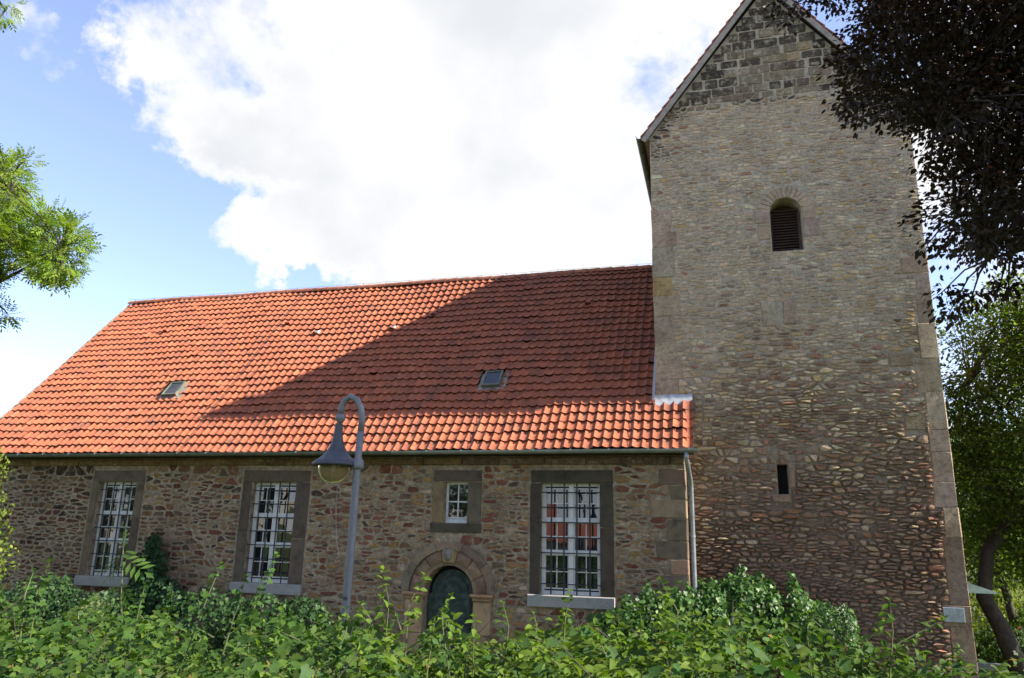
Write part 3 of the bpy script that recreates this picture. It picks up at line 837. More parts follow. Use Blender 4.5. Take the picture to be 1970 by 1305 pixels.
def tower_holes(zz):
    o = []
    if zz < fz+.03: o.append((TX0-.1, NX1))
    for lst, side in ((qr, 1), (ql, 0)):
        for xq, a, b in lst:
            if a <= zz < b: o.append((xq, TX1+.2) if side else (TX0-.2, xq))
    for a, b, c, d in extra:
        if c-.02 < zz < d+.01: o.append((a-.01, b+.01))
    if BW[2] < zz < BW[3]-br: o.append((BW[0], BW[1]))
    if BW[3]-br <= zz < BW[3]-br+VR:
        w = math.sqrt(VR**2-(zz-BW[3]+br)**2); o.append((bc-w, bc+w))
    if SLT[2] < zz < SLT[3]: o.append((SLT[0], SLT[1]))
    if 7.46 < zz < 8.03: o.append((1.36, 1.5))
    if zz > TE:
        w = (TX1-TX0)/2*(TA-.05-zz)/(TA-.05-TE)-.02; o += [(TX0-1, TXC-w), (TXC+w, TX1+1)]
    return o
def low(z, x=0): return float(np.clip((7.6+.5*math.sin(x*1.7)-.25*(x-1.5)*-1-z)/4.2, 0, 1))
UP = [(.54, .47, .35), (.41, .385, .35), (.62, .56, .46), (.52, .40, .21), (.47, .41, .31), (.33, .30, .26), (.36, .21, .16)]
LO = [(.36, .235, .175), (.39, .30, .225), (.33, .195, .145), (.26, .19, .15), (.43, .36, .28), (.38, .20, .135), (.22, .165, .13)]
def tower_pal(x, zz, r):
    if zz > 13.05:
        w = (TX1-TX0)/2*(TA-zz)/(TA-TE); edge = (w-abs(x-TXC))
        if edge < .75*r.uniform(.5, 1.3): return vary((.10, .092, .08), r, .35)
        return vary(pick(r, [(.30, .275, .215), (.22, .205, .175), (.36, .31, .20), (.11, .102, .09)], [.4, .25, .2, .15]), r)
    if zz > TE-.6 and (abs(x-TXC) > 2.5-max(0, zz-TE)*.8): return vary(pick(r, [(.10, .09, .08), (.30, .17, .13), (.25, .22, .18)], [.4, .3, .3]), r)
    if r.random() < low(zz, x): return vary(tuple(1.22*v for v in pick(r, LO, [.24, .18, .14, .16, .10, .08, .10])), r, .22)
    g = np.clip((zz-10.2)/1.5, 0, 1)
    return vary(tuple(k_*v for k_, v in zip((1.27, 1.25, 1.21), pick(r, UP, [.26, .16+.25*g, .26-.1*g, .09, .2, .08, .03]))), r, .14)
def thh(z): return (.17, .27) if z > 13.05 else (.085, .18) if z > 7.5 else (.085, .21)
def tww(z): return (.26, .62) if z > 13.05 else (.08, .34) if z > 7.5 else (.08, .36)
st = courses(TX0, TX1, .05, 13.1, thh, tww, tower_holes, rng, .46, .03)+courses(TX0, TX1, 13.17, TA-.2, thh, tww, tower_holes, rng, 0, .004, 0)
bulge = lambda V: low(V[:, 2].mean(), V[:, 0].mean())*max(0.0, .018+.016*math.sin(1.3*V[:, 0].mean()+.9*V[:, 2].mean())+.014*math.sin(2.9*V[:, 2].mean()-1.7*V[:, 0].mean()))
masonry(twall, st, lambda V: V+np.array([0, TY, 0])-np.where(np.arange(len(V))[:, None] < (len(V)-1)//2, 0, 1)*np.array([0, bulge(V), 0]), tower_pal,
        lambda x, z, r: r.uniform(.010, .03) if z > 13 else r.uniform(.004, .018)+low(z, x)*r.uniform(.0, .06), rng,
        lambda x, z, r: r.uniform(.012, .02) if z > 13.05 else r.uniform(.006, .020)+low(z, x)*r.uniform(.0, .026), flat=lambda x, z: z > 13.15, m='tower_stone')
# the two flanks, same masonry
for xs_, sg in ((TX0, -1), (TX1, 1)):
    s2 = courses(TY+.5, TD, 9.0 if sg < 0 else .1, TE, lambda z: (.16, .28), lambda z: (.18, .5), lambda z: [], rng)
    mb = MB()
    for sd, P in zip(s2, cells(s2)):
        if P is None: continue
        q = stone_poly(P, .02, rng, .02)
        if q is None: continue
        V = q[0]
        mb.add(np.stack([xs_-sg*V[:, 1], V[:, 0], V[:, 2]], 1), q[1] if sg > 0 else [f[::-1] for f in q[1]], tower_pal(1.6, sd[1], rng))
    mb.build('side_masonry', 'tower_stone', twall, kind='stuff')
QC = (.48, .435, .375)
for xq, a, b in qr:
    c = vary(QC if a > 2.5 else (.36, .30, .25), rng, .06)
    V, F = block(xq+.004, TX1+.012, a+.004, b-.004, TY-.016, TY+.5, .012, .014); obj('corner_stone', V, F, 'worn_dressed', twall, np.array([c]*len(V)), origin=np.mean(V, 0))
for i, (xq, a, b) in enumerate(ql):
    c = vary((.46, .35, .18) if i == 5 else QC, rng, .08)
    V, F = block(TX0-.012, xq-.004, a+.004, b-.004, TY-.016, TY+.5, .012, .014); obj('corner_stone', V, F, 'worn_dressed', twall, np.array([c]*len(V)), origin=np.mean(V, 0))
for i, (a, b, c, d) in enumerate(extra):
    col = vary((.50, .46, .40) if i < 6 else (.38, .31, .24), rng, .07)
    dressed('dressed_stone', twall, a, b, c, d, TY-.022, TY+.12, col, .02, m='worn_dressed' if i < 6 else 'tower_stone')
V = [(1.36, TY+.06, 7.46), (1.5, TY+.06, 7.46), (1.5, TY+.06, 8.03), (1.36, TY+.06, 8.03)]
for i in range(5):
    dressed('blocking_stone', twall, 1.365, 1.495, 7.47+i*.11, 7.575+i*.11, TY+.03+rng.uniform(-.02, .02), TY+.15, vary((.36, .26, .15), rng, .25), .02, m='stone')
nv = 15
for i in range(nv):      # voussoirs of the belfry arch
    t0, t1 = math.pi*i/nv+.015, math.pi*(i+1)/nv-.015; V = []
    ro = VR*rng.uniform(.86, 1.0)
    for yy in (TY-.025+rng.uniform(-.01, .01), TY+.12):
        for rr, t in ((br+.005, t0), (ro, t0), (ro, t1), (br+.005, t1)): V.append((bc+rr*math.cos(t), yy, BW[3]-br+rr*math.sin(t)))
    obj('voussoir', V, [(0, 1, 2, 3), (7, 6, 5, 4), (0, 4, 5, 1), (1, 5, 6, 2), (2, 6, 7, 3), (3, 7, 4, 0)], 'worn_dressed', twall, np.array([vary((.54, .49, .41), rng, .12)]*8), origin=np.mean(V, 0))
mb = MB(); yl = TY+.30
mb.box(BW[0], BW[0]+.05, yl-.03, yl+.1, BW[2], BW[3]-.1); mb.box(BW[1]-.06, BW[1], yl-.03, yl+.1, BW[2], BW[3]-.1); mb.box(BW[0]+.05, BW[1]-.06, yl-.03, yl+.1, BW[2], BW[2]+.04)
mb.add([(BW[0], yl+.16, BW[2]), (BW[1], yl+.16, BW[2]), (BW[1], yl+.16, BW[3]), (BW[0], yl+.16, BW[3])], [(0, 1, 2, 3)])
lv = mb.build('belfry_louvre', 'louvre', tower, origin=(bc, yl, BW[2]), label='dark brown louvre in the arched belfry opening')
for i in range(16):
    z = BW[2]+.06+i*.068; V = [(BW[0]+.05, yl-.02, z), (BW[1]-.06, yl-.02, z), (BW[1]-.06, yl+.09, z+.07), (BW[0]+.05, yl+.09, z+.07)]
    V += [(a, b, c+.014) for a, b, c in V]
    obj('slat', V, [(0, 1, 2, 3), (7, 6, 5, 4), (0, 4, 5, 1), (1, 5, 6, 2), (2, 6, 7, 3), (3, 7, 4, 0)], 'louvre', lv, origin=np.mean(V, 0))
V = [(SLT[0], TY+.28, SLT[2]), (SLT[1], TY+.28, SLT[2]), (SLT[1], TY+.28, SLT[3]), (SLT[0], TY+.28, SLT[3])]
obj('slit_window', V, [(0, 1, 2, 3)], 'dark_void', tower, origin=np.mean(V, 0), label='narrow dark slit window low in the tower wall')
a = at(1812, 1168, TY); b = at(1853, 1198, TY)
V, F = block(a[0], b[0]+.03, b[2], a[2], TY-.06, TY-.03, .008, .0); obj('wall_plaque', V, F, 'plaque', tower, origin=np.mean(V, 0), label='small grey metal plaque on the corner stone')
# tower roof
mb = MB(); ex = .17; ty0 = TY-.14
sl = (TA-TE)/((TX1-TX0)/2)
for s in (-1, 1):
    xe = TXC+s*((TX1-TX0)/2+ex); zee = TE-ex*sl+.16
    V = [(TXC, ty0, TA+.16), (xe, ty0, zee), (xe, TD+.2, zee), (TXC, TD+.2, TA+.16)]
    V += [(x, y, z-.12) for x, y, z in V]
    mb.add(V, [(0, 1, 2, 3), (7, 6, 5, 4), (0, 4, 5, 1), (1, 5, 6, 2), (2, 6, 7, 3)])
troof = mb.build('roof', 'underlay', tower, origin=(TXC, TY, TE), label='steep gabled tower roof edged with red tiles')
for s in (-1, 1):
    xe = TXC+s*((TX1-TX0)/2+ex); zee = TE-ex*sl+.16
    up = np.array([TXC-xe, 0, TA+.16-zee]); Ls = np.linalg.norm(up); up /= Ls; nrm = np.array([-up[2]*(-1 if s < 0 else 1)*-1, 0, abs(up[0])]); nrm = np.array([s*up[2], 0, abs(up[0])])
    n = int(Ls/.30)
    for i in range(n+1):
        for c_ in range(3):
            p = np.array([xe, ty0-.03+c_*.22, zee])+up*(i*.30); q = p+up*.33; w = np.array([0, .215, 0])
            V = [p+nrm*.055, p+w+nrm*.055, q+w+nrm*.02, q+nrm*.02]; V += [v-nrm*.03 for v in V]
            obj('roof_tile', V, [(0, 1, 2, 3), (7, 6, 5, 4), (0, 4, 5, 1), (1, 5, 6, 2), (2, 6, 7, 3), (3, 7, 4, 0)], 'tile', troof, np.array([np.array((.42, .13, .075))*rng.uniform(.7, 1.1)]*8), origin=np.mean(V, 0))
    yb0, yb1 = ty0-.025, ty0+.012       # barge board
    d0 = nrm*-.01; d1 = nrm*-.135
    P = [np.array([xe, 0, zee])-up*.06, np.array([TXC, 0, TA+.16])]
    V = []
    for yy in (yb0, yb1):
        V += [(P[0]+d0)+[0, yy, 0], (P[1]+d0)+[0, yy, 0], (P[1]+d1)+[0, yy, 0], (P[0]+d1)+[0, yy, 0]]
    obj('barge_board', V, [(0, 1, 2, 3), (7, 6, 5, 4), (0, 4, 5, 1), (1, 5, 6, 2), (2, 6, 7, 3), (3, 7, 4, 0)], 'board', troof, origin=np.mean(V, 0))
    P = np.array([xe-s*.0, 0, zee-.05]); V = []
    V, F = box(min(xe, TXC+s*2.9), max(xe, TXC+s*2.9), ty0+.02, TD+.1, zee-.05, zee+.01); obj('soffit', V, F, 'board', troof, origin=np.mean(V, 0))
    gutter('gutter', (xe+s*.07, ty0-.05, zee+.03), (xe+s*.07, TD+.2, zee+.03), (1, 0, 0), .085, 'mossy_zinc', tower)
# pale green canopy over the side door, on the far flank of the tower
a = at(1863, 1120, 3.0); b = at(1914, 1137, 3.0)
x0, x1, za, zb = TX1, TX1+.95, a[2]+.16, a[2]-.16
V = [(x0, 2.2, za), (x0, 3.8, za), (x1, 3.8, zb), (x1, 2.2, zb), (x0, 2.2, zb-.03), (x0, 3.8, zb-.03), (x1, 3.8, zb-.03), (x1, 2.2, zb-.03)]
obj('door_canopy', V, [(0, 1, 2, 3), (7, 6, 5, 4), (0, 3, 7, 4), (1, 5, 6, 2), (2, 6, 7, 3)], 'copper_green', tower, origin=np.mean(V, 0), label='pale green copper canopy on the flank of the tower')

# ------------------------------------------------------------------ street lamp
LY = -8.2
def lp(x, y): return at(x, y, LY)
lamp = thing('street_lamp', 'leaning grey street lamp with crook arm and blue-grey bell shade', 'street lamp', (lp(664, 1190)[0]-.05, LY, 0.55))
P = [lp(650, 1330), lp(664, 1190), lp(677, 1030), lp(688, 890), lp(694, 830)]
V, F = tube(P, [.052, .050, .047, .044, .040], 14); obj('pole', V, F, 'lamp_grey', lamp, smooth=True, origin=P[0])
arm = [lp(694, 832), lp(697, 806), lp(695, 786), lp(687, 770), lp(675, 763), lp(663, 771), lp(657, 785), lp(655, 800)]
V, F = tube(arm, .039, 12); obj('arm', V, F, 'lamp_grey', lamp, smooth=True, origin=arm[0])
c = lp(655, 804)
V, F = lathe([(.002, .062), (.03, .054), (.055, .03), (.063, 0), (.055, -.03), (.04, -.05), (.038, -.06)], 18, c); obj('ball_joint', V, F, 'lamp_grey', lamp, smooth=True, origin=c)
PM = 1460/(c-CAM).dot(cw)          # pixels per metre at the lamp
shp = [(815, 7), (830, 8), (845, 10), (858, 14), (868, 20), (876, 27), (882, 34), (887, 42), (891, 44.5), (895, 44), (894, 41), (889, 38), (880, 22)]
prof_ = [(r_/PM, (804-y_)/PM*1.02) for y_, r_ in shp]
V, F = lathe(prof_, 32, (c[0]-.012, c[1], c[2])); obj('lamp_shade', V, F, 'lamp_blue', lamp, smooth=True, origin=c)
gl = [(30.5, 890), (30.5, 897), (29, 906), (24, 916), (16, 922.5), (8, 925), (0.3, 926)]
V, F = lathe([(a/PM, (804-b)/PM*1.02) for a, b in gl], 28, (c[0]-.035, c[1], c[2])); obj('globe', V, F, 'amber_glass', lamp, smooth=True, origin=c)
V, F = lathe([(.001, .05), (.02, .045), (.028, 0), (.02, -.05), (.001, -.06)], 12, (c[0]-.03, c[1], c[2]-(900-804)/PM)); obj('bulb', V, F, 'white_paint', lamp, smooth=True, origin=c)
k = lp(688, 893)
V, F = lathe([(.001, .075), (.05, .06), (.075, .02), (.075, -.03), (.066, -.06), (.05, -.065)], 16, k); obj('clamp', V, F, 'lamp_grey', lamp, smooth=True, origin=k)
V, F = tube([k+[-.10, 0, -.005], k+[0, 0, -.005]], .03, 10); obj('bracket', V, F, 'lamp_blue', lamp, smooth=True, origin=k)
tx = bpy.data.curves.new('pole_number', 'FONT'); tx.body = '94'; tx.size = .062; tx.align_x = 'CENTER'; tx.extrude = .002
to = bpy.data.objects.new('tmp', tx); COL.objects.link(to)
dg = bpy.context.evaluated_depsgraph_get(); me = bpy.data.meshes.new_from_object(to.evaluated_get(dg)); bpy.data.objects.remove(to)
num = bpy.data.objects.new('pole_number', me); me.materials.clear(); me.materials.append(M['ink'])
p = lp(667, 1155); place(num, lamp, M4=Matrix.Translation((p[0]+.002, LY-.054, p[2])) @ Matrix.Rotation(R(90), 4, 'X'))
P = [lp(646, 928)+[0, .05, 0], lp(647, 960), lp(644, 1000)+[0, .03, 0], lp(647, 1040), lp(653, 1072)]
V, F = tube(P, .004, 4); o = obj('dry_tendril', V, F, 'board', None, origin=P[0]); o['label'] = 'thin dry tendril hanging below the lamp globe'; o['category'] = 'tendril'

# ------------------------------------------------------------------ plants
def tri(F): return np.array([t for f in F for t in [(f[0], f[i], f[i+1]) for i in range(1, len(f)-1)]])
OV = (np.array([(0, 0, 0), (.2, .18, .06), (.29, .42, .10), (.19, .72, .04), (0, 1, -.16), (-.2, .72, .02), (-.28, .42, .08), (-.2, .18, .05), (0, .42, -.02)]), tri([(8, 0, 1), (8, 1, 2), (8, 2, 3), (8, 3, 4), (8, 4, 5), (8, 5, 6), (8, 6, 7), (8, 7, 0)]))
IV = (np.array([(0, .12, 0), (.16, -.04, .02), (.40, .04, .0), (.37, .25, .04), (.48, .48, -.02), (.26, .62, .04), (0, 1, -.05), (-.26, .62, .04), (-.48, .48, -.02), (-.37, .25, .04), (-.40, .04, 0), (-.16, -.04, .02), (0, .36, -.03)]), tri([(12, i, (i+1) % 12) for i in range(12)]))
DI = (np.array([(0, 0, 0), (.30, .45, .05), (0, 1, -.05), (-.30, .45, .05)]), tri([(0, 1, 2), (0, 2, 3)]))
pv = []; pf = []
for i in range(5):
    for s in (-1, 1):
        if i == 4 and s == 1: continue
        b = np.array([0, .15+.19*i, 0]); d = np.array([s*.8, .55, -.12*s*s]) if i < 4 else np.array([0, 1, 0]); d = d/np.linalg.norm(d)*(.40 if i else .32); w = np.array([-d[1], d[0], 0])*.17
        n = len(pv); pv += [b, b+d*.5+w+[0, 0, .02], b+d, b+d*.5-w+[0, 0, .02]]; pf += [(n, n+1, n+2), (n, n+2, n+3)]
PI = (np.array(pv), np.array(pf))
def norm(a): return a/(np.linalg.norm(a, axis=-1, keepdims=True)+1e-9)
def mats(P, d, n, s):
    """leaf frames: base P, axis d, upper face n, length s"""
    d = norm(d); x = norm(np.cross(d, n)); z = np.cross(x, d)
    m = np.zeros((len(P), 4, 4)); m[:, :3, 0] = x*s[:, None]; m[:, :3, 1] = d*s[:, None]; m[:, :3, 2] = z*s[:, None]; m[:, :3, 3] = P; m[:, 3, 3] = 1
    return m
def leafcol(k, base, spread=.25, alt=None, pa=.2):
    c = np.array(base)[None]*rng.uniform(1-spread, 1+spread, (k, 1))*rng.uniform(.92, 1.08, (k, 3))
    if alt is not None:
        q = rng.random(k) < pa; c[q] = np.array(alt)[None]*rng.uniform(.8, 1.2, (q.sum(), 1))
    return np.clip(c, .004, .8)
def crown(parent, tmpl, m4, cols, mname, singles=0, score=None, stuff='foliage'):
    """foliage as one mesh; the leaves that show largest as leaf parts sharing one mesh per tint"""
    idx = np.arange(len(m4))
    if singles:
        big = np.argsort(-score)[:singles]; rest = np.setdiff1d(idx, big)
        tints = [np.array(c) for c in np.percentile(cols, (15, 40, 65, 90), axis=0)]
        ms = []
        for t in tints:
            me = mesh('leaf', tmpl[0], tmpl[1], np.array([t]*len(tmpl[0])), True); me.materials.append(M[mname]); ms.append(me)
        for i in big:
            t = int(np.argmin([np.abs(cols[i]-c).sum() for c in tints]))
            place(bpy.data.objects.new('leaf', ms[t]), parent, M4=Matrix([[float(v) for v in r_] for r_ in m4[i]]))
    else: rest = idx
    V, F, C = scatter(tmpl[0], tmpl[1], m4[rest], cols[rest])
    return obj(stuff, V, F, mname, parent, C, True, kind='stuff')
def shoots(parent, lst, Y, tmpl, col, mname, size, steps=7):
    """upright shoots with leaves in pairs; one stem part each"""
    allm = []; cc = []
    for q_ in lst:
        if len(q_) == 2: b, t = q_
        else: b = at(q_[0], q_[1], Y); t = at(q_[2], q_[3], Y)+np.array([0, rng.uniform(-.15, .15), 0])
        t = t+np.array([rng.normal(0, .05), rng.normal(0, .03), 0]); mid = (b+t)/2+np.array([rng.normal(0, .035), rng.normal(0, .03), 0])
        b = b-np.array([0, 0, .35])
        P = [b, b*.4+mid*.6, mid, mid*.4+t*.6, t] if len(q_) == 4 else [mid, mid*.5+t*.5, t]
        V, F = tube(P, np.linspace(.0055, .0015, len(P)).tolist(), 5); obj('stem', V, F, 'stem', parent, origin=b)
        L_ = np.linalg.norm(t-mid)*2; n = max(4, int(L_/.038))
        for i in range(n):
            f = (i+.6)/n; p = (b+[0, 0, .35])*(1-f)+t*f
            ang = i*2.4+rng.uniform(-.4, .4)
            for sgn in (0, math.pi):
                d = np.array([math.cos(ang+sgn), math.sin(ang+sgn)*.7, rng.uniform(-.7, .6)]); nn = np.array([rng.normal(0, .4), rng.uniform(-1.2, .1), .8])
                allm.append((p, d, nn, size*rng.uniform(.7, 1.25)*(1-.4*f))); cc.append(1+f*.35)
        for j in range(4):
            d = np.array([rng.normal(), rng.normal(), 1.3]); allm.append((t, d, np.array([-d[0], -d[1], .6]), size*.45)); cc.append(1.5)
    P, d, n, s = (np.array([a[i] for a in allm]) for i in range(4))
    return mats(P, d, n, s), np.array(col)[None]*np.array(cc)[:, None]*rng.uniform(.8, 1.2, (len(cc), 1))

# hedge in front of the camera: height of the leaf mass along it
CR = [(-80, 1185), (60, 1200), (200, 1222), (420, 1212), (560, 1226), (700, 1236), (790, 1232), (850, 1275), (930, 1280), (1020, 1252), (1130, 1238), (1260, 1230), (1400, 1222), (1520, 1240), (1640, 1272), (1740, 1296), (1850, 1320), (2050, 1340)]
crx = np.array([at(x, y, -12.2)[0] for x, y in CR]); crz = np.array([at(x, y, -12.2)[2] for x, y in CR])
def hedge_top(x, y):
    u = x*(4.3/np.maximum(y+16.5, 1.5))    # same bearing
    u = .5*x+.5*u
    z = np.interp(u, crx, crz)
    return z-.05+.09*np.sin(x*4.1+y*2.7)+.075*np.sin(x*8.3+y*5.3+1)+.05*np.sin(y*9-x*4)+.04*np.sin(x*19+y*13)-.06*np.clip(-12.8-y, 0, 3)-.35*np.clip(y+11.2, 0, 2)
def hedge(name, label, xa, xb, ya, yb, count, tmpl, col, alt, mname, size, lst, singles):
    xc = (xa+xb)/2
    t = thing(name, label, 'shrub', (xc, (ya+yb)/2, float(ground_z(xc, -12))))
    x = rng.uniform(xa, xb, count)+rng.normal(0, .12, count); y = rng.uniform(ya, yb, count)
    dep = np.minimum(rng.exponential(.17, count), .65)
    P = np.stack([x, y, hedge_top(x, y)-dep], 1)
    a = rng.uniform(0, 2*math.pi, count)
    d = np.stack([np.cos(a), np.sin(a)-.35, rng.normal(-.15, .35, count)], 1)
    n = np.stack([rng.normal(0, .75, count), rng.normal(-.5, .7, count), np.ones(count)], 1)
    s = size*rng.uniform(.40, 1.2, count)
    m4 = mats(P, d, n, s); cols = leafcol(count, col, .28, alt, .25)*(1-.25*(dep > .15))[:, None]**0
    for i in range(22):      # short random sprigs
        xx, yy = rng.uniform(xa+.1, xb-.1), rng.uniform(-13.4, -11.0); zt = float(hedge_top(np.array(xx), np.array(yy)))
        lst = lst+[(np.array([xx, yy, zt-.05]), np.array([xx+rng.normal(0, .05), yy+rng.normal(0, .04), zt+rng.uniform(.02, .12)]))]
    if lst:
        m2, c2 = shoots(t, lst, -12.1, tmpl, col, mname, size*1.05)
        m4 = np.concatenate([m4, m2]); cols = np.concatenate([cols, np.clip(c2, 0, .8)]); dep = np.concatenate([dep, np.zeros(len(m2))]); s = np.concatenate([s, np.linalg.norm(m2[:, :3, 1], axis=1)])
    dist = np.linalg.norm(m4[:, :3, 3]-CAM, axis=1)
    rel = (m4[:, :3, 3]-CAM); px_ = 985+FPX*(rel@cr)/(rel@cw); py_ = 652-FPX*(rel@cu)/(rel@cw)
    inside = (px_ > 5) & (px_ < 1965) & (py_ < 1300) & (rel@cw > 0)
    cols[rng.random(len(cols)) < .012] = (.20, .12, .045)      # a few dead leaves
    other = rng.random(len(m4)) < .22                            # a second species threaded through
    t2, c2_, mn2 = (OV, (.085, .14, .02), 'leaf') if tmpl is IV else (IV, (.038, .08, .018), 'hedge_ivy')
    other &= dep > 0; k2 = int(other.sum())
    crown(t, t2, m4[other], leafcol(k2, c2_, .3), mn2, stuff='mixed_foliage')
    crown(t, tmpl, m4[~other], cols[~other], mname, singles, (s/dist*(dep < .05)*inside)[~other])
    tw = MB()
    for i in range(90):      # thin twigs among the leaves
        xx, yy = rng.uniform(xa, xb), rng.uniform(ya+.6, yb-.3); zt = float(hedge_top(np.array(xx), np.array(yy))); a_ = np.array([xx, yy, zt-rng.uniform(.15, .3)])
        e_ = a_+np.array([rng.normal(0, .22), rng.normal(0, .15), rng.uniform(.12, .32)]); V, F = tube([a_, (a_+e_)/2+rng.normal(0, .025, 3), e_], [.004, .003, .0015], 4, False); tw.add(V, F)
    tw.build('twigs', 'bark', t, kind='stuff')
    for i in range(14):      # woody stems inside
        xx = xa+(xb-xa)*(i+.5)/14; yy = rng.uniform(ya+.4, yb-.2); g = float(ground_z(xx, yy)); zt = float(hedge_top(np.array(xx), np.array(yy)))-.12
        P = [(xx, yy, g-.05), (xx+rng.normal(0, .08), yy+rng.normal(0, .08), (g+zt)/2), (xx+rng.normal(0, .2), yy+rng.normal(0, .15), zt)]
        V, F = tube(P, [.016, .012, .006], 5); obj('branch', V, F, 'bark', t, origin=P[0])
SH1 = [(50, 1190, 22, 1100), (62, 1200, 96, 1076), (350, 1200, 382, 1088), (425, 1200, 442, 1112), (478, 1200, 507, 1068), (250, 1210, 285, 1128)]
SH2 = [(630, 1230, 640, 1176), (738, 1225, 757, 1096), (780, 1225, 802, 1108), (818, 1235, 858, 1150), (712, 1225, 716, 1165), (880, 1245, 887, 1182), (912, 1250, 915, 1188)]
SH3 = [(962, 1245, 966, 1158), (1075, 1235, 1098, 1138), (1010, 1235, 1012, 1186), (1300, 1235, 1296, 1120), (1210, 1240, 1216, 1165), (1424, 1250, 1428, 1170), (1560, 1260, 1540, 1180), (1690, 1275, 1706, 1158), (1640, 1300, 1828, 1196), (1600, 1290, 1765, 1205)]
hedge('ivy_hedge', 'dark green ivy covered hedge below the barred windows left of the lamp', -7.6, -1.75, -14.9, -9.9, 19000, IV, (.034, .072, .013), (.058, .10, .016), 'hedge_ivy', .060, SH1, 150)
hedge('pointed_leaf_shrub', 'light green shrub with pointed leaves in front of the portal and lamp', -1.95, -.15, -14.9, -10.4, 9500, OV, (.078, .130, .016), (.112, .16, .02), 'leaf', .070, SH2, 150)
hedge('mixed_hedge', 'mid green hedge with long shoots in front of the tower', -.3, 4.6, -14.9, -10.2, 18000, OV, (.050, .092, .013), (.085, .13, .017), 'leaf', .064, SH3, 150)

def mound(name, label, blobs, count, tmpl, col, alt, mname, size, cat='ivy', singles=0):
    """leaves over the shell of several rounded lumps (centre, radii)"""
    b0 = np.array(blobs[0][0]); t = thing(name, label, cat, (b0[0], b0[1], float(ground_z(b0[0], b0[1]))))
    w = np.array([r_[0]*r_[2]+r_[1]*r_[2]+r_[0]*r_[1] for _, r_ in blobs]); ids = rng.choice(len(blobs), count, p=w/w.sum())
    C = np.array([b[0] for b in blobs])[ids]; Rr = np.array([b[1] for b in blobs])[ids]
    u = norm(rng.normal(0, 1, (count, 3))); u[:, 1] = np.where(rng.random(count) < .6, -np.abs(u[:, 1]), u[:, 1])
    P = C+u*Rr*rng.uniform(.72, 1.06, (count, 1))*(1+.12*np.sin(u[:, :1]*9+C[:, :1]*5))
    P[:, 2] = np.maximum(P[:, 2], .03)
    n = u+rng.normal(0, .4, (count, 3)); d = np.stack([rng.normal(0, .6, count), rng.normal(-.3, .4, count), -np.abs(rng.normal(.7, .4, count))], 1)
    crown(t, tmpl, mats(P, d, n, size*rng.uniform(.6, 1.2, count)), leafcol(count, col, .3, alt, .2), mname)
    P = [b0*[1, 1, 0], b0*[1, 1, .5], b0]; V, F = tube(P, [.03, .025, .012], 6); obj('stem', V, F, 'bark', t, origin=P[0])
    return t
def B(x, y, Y, rx, ry, rz): return (at(x, y, Y), (rx, ry, rz))
mound('ivy_column', 'slim dark ivy column climbing the wall between two barred windows', [B(292, 1170, -.35, .62, .35, .75), B(290, 1110, -.3, .42, .28, .75), B(296, 1062, -.25, .20, .2, .45), B(262, 1160, -.4, .35, .3, .5), B(325, 1160, -.4, .4, .3, .5)], 5200, IV, (.022, .055, .018), None, 'ivy', .10)
mound('ivy_mass', 'low dark ivy heaped at the wall foot under the barred windows', [B(60, 1185, -1.2, 1.4, .6, .75), B(180, 1190, -1.1, 1.2, .6, .6), B(400, 1195, -1.0, 1.3, .6, .65), B(520, 1195, -.9, 1.0, .5, .55), B(590, 1195, -.9, .6, .5, .5), B(110, 1150, -.8, .6, .4, .5)], 6500, IV, (.028, .065, .02), (.05, .09, .025), 'ivy', .10)
mound('glossy_ivy', 'glossy ivy with upright sprigs climbing the foot of the tower', [B(1330, 1210, -.6, .9, .5, .8), B(1240, 1205, -.6, .8, .5, .55), B(1430, 1190, -.1, .8, .45, .8), B(1400, 1160, .1, .5, .35, .5), B(1530, 1200, .1, .7, .4, .6), B(1600, 1225, .0, .6, .4, .55), B(1190, 1215, -.7, .6, .4, .4),
    B(1245, 1150, -.5, .14, .12, .32), B(1350, 1150, .2, .16, .14, .4), B(1427, 1118, .35, .13, .12, .34), B(1460, 1125, .35, .12, .1, .28), B(1480, 1135, .35, .12, .1, .25), B(1525, 1135, .35, .12, .1, .36), B(1300, 1160, -.3, .13, .12, .3)], 8500, IV, (.045, .10, .025), (.10, .17, .04), 'ivy', .095)
mound('golden_shrub', 'yellow green leafy shrub at the far end of the nave wall', [B(-25, 900, -3.0, .55, .5, .5), B(-22, 1000, -3.0, .6, .5, .6), B(-25, 1080, -3.2, .6, .5, .6), B(-75, 950, -3.0, .8, .8, 1.4)], 3000, DI, (.12, .17, .025), (.18, .22, .045), 'leaf', .10, 'shrub')
mound('variegated_shrub', 'small shrub with cream edged pale leaves among the ivy', [B(188, 1168, -9.0, .17, .17, .13), B(165, 1178, -9.0, .14, .14, .1)], 520, DI, (.36, .40, .17), (.12, .19, .05), 'leaf', .05, 'shrub')
mound('clipped_bush', 'dark rounded evergreen bush beside the tower wall', [B(1600, 1205, -.6, .42, .4, .42), B(1570, 1215, -.6, .35, .35, .35)], 2600, DI, (.03, .07, .02), (.07, .12, .03), 'ivy', .055, 'bush')
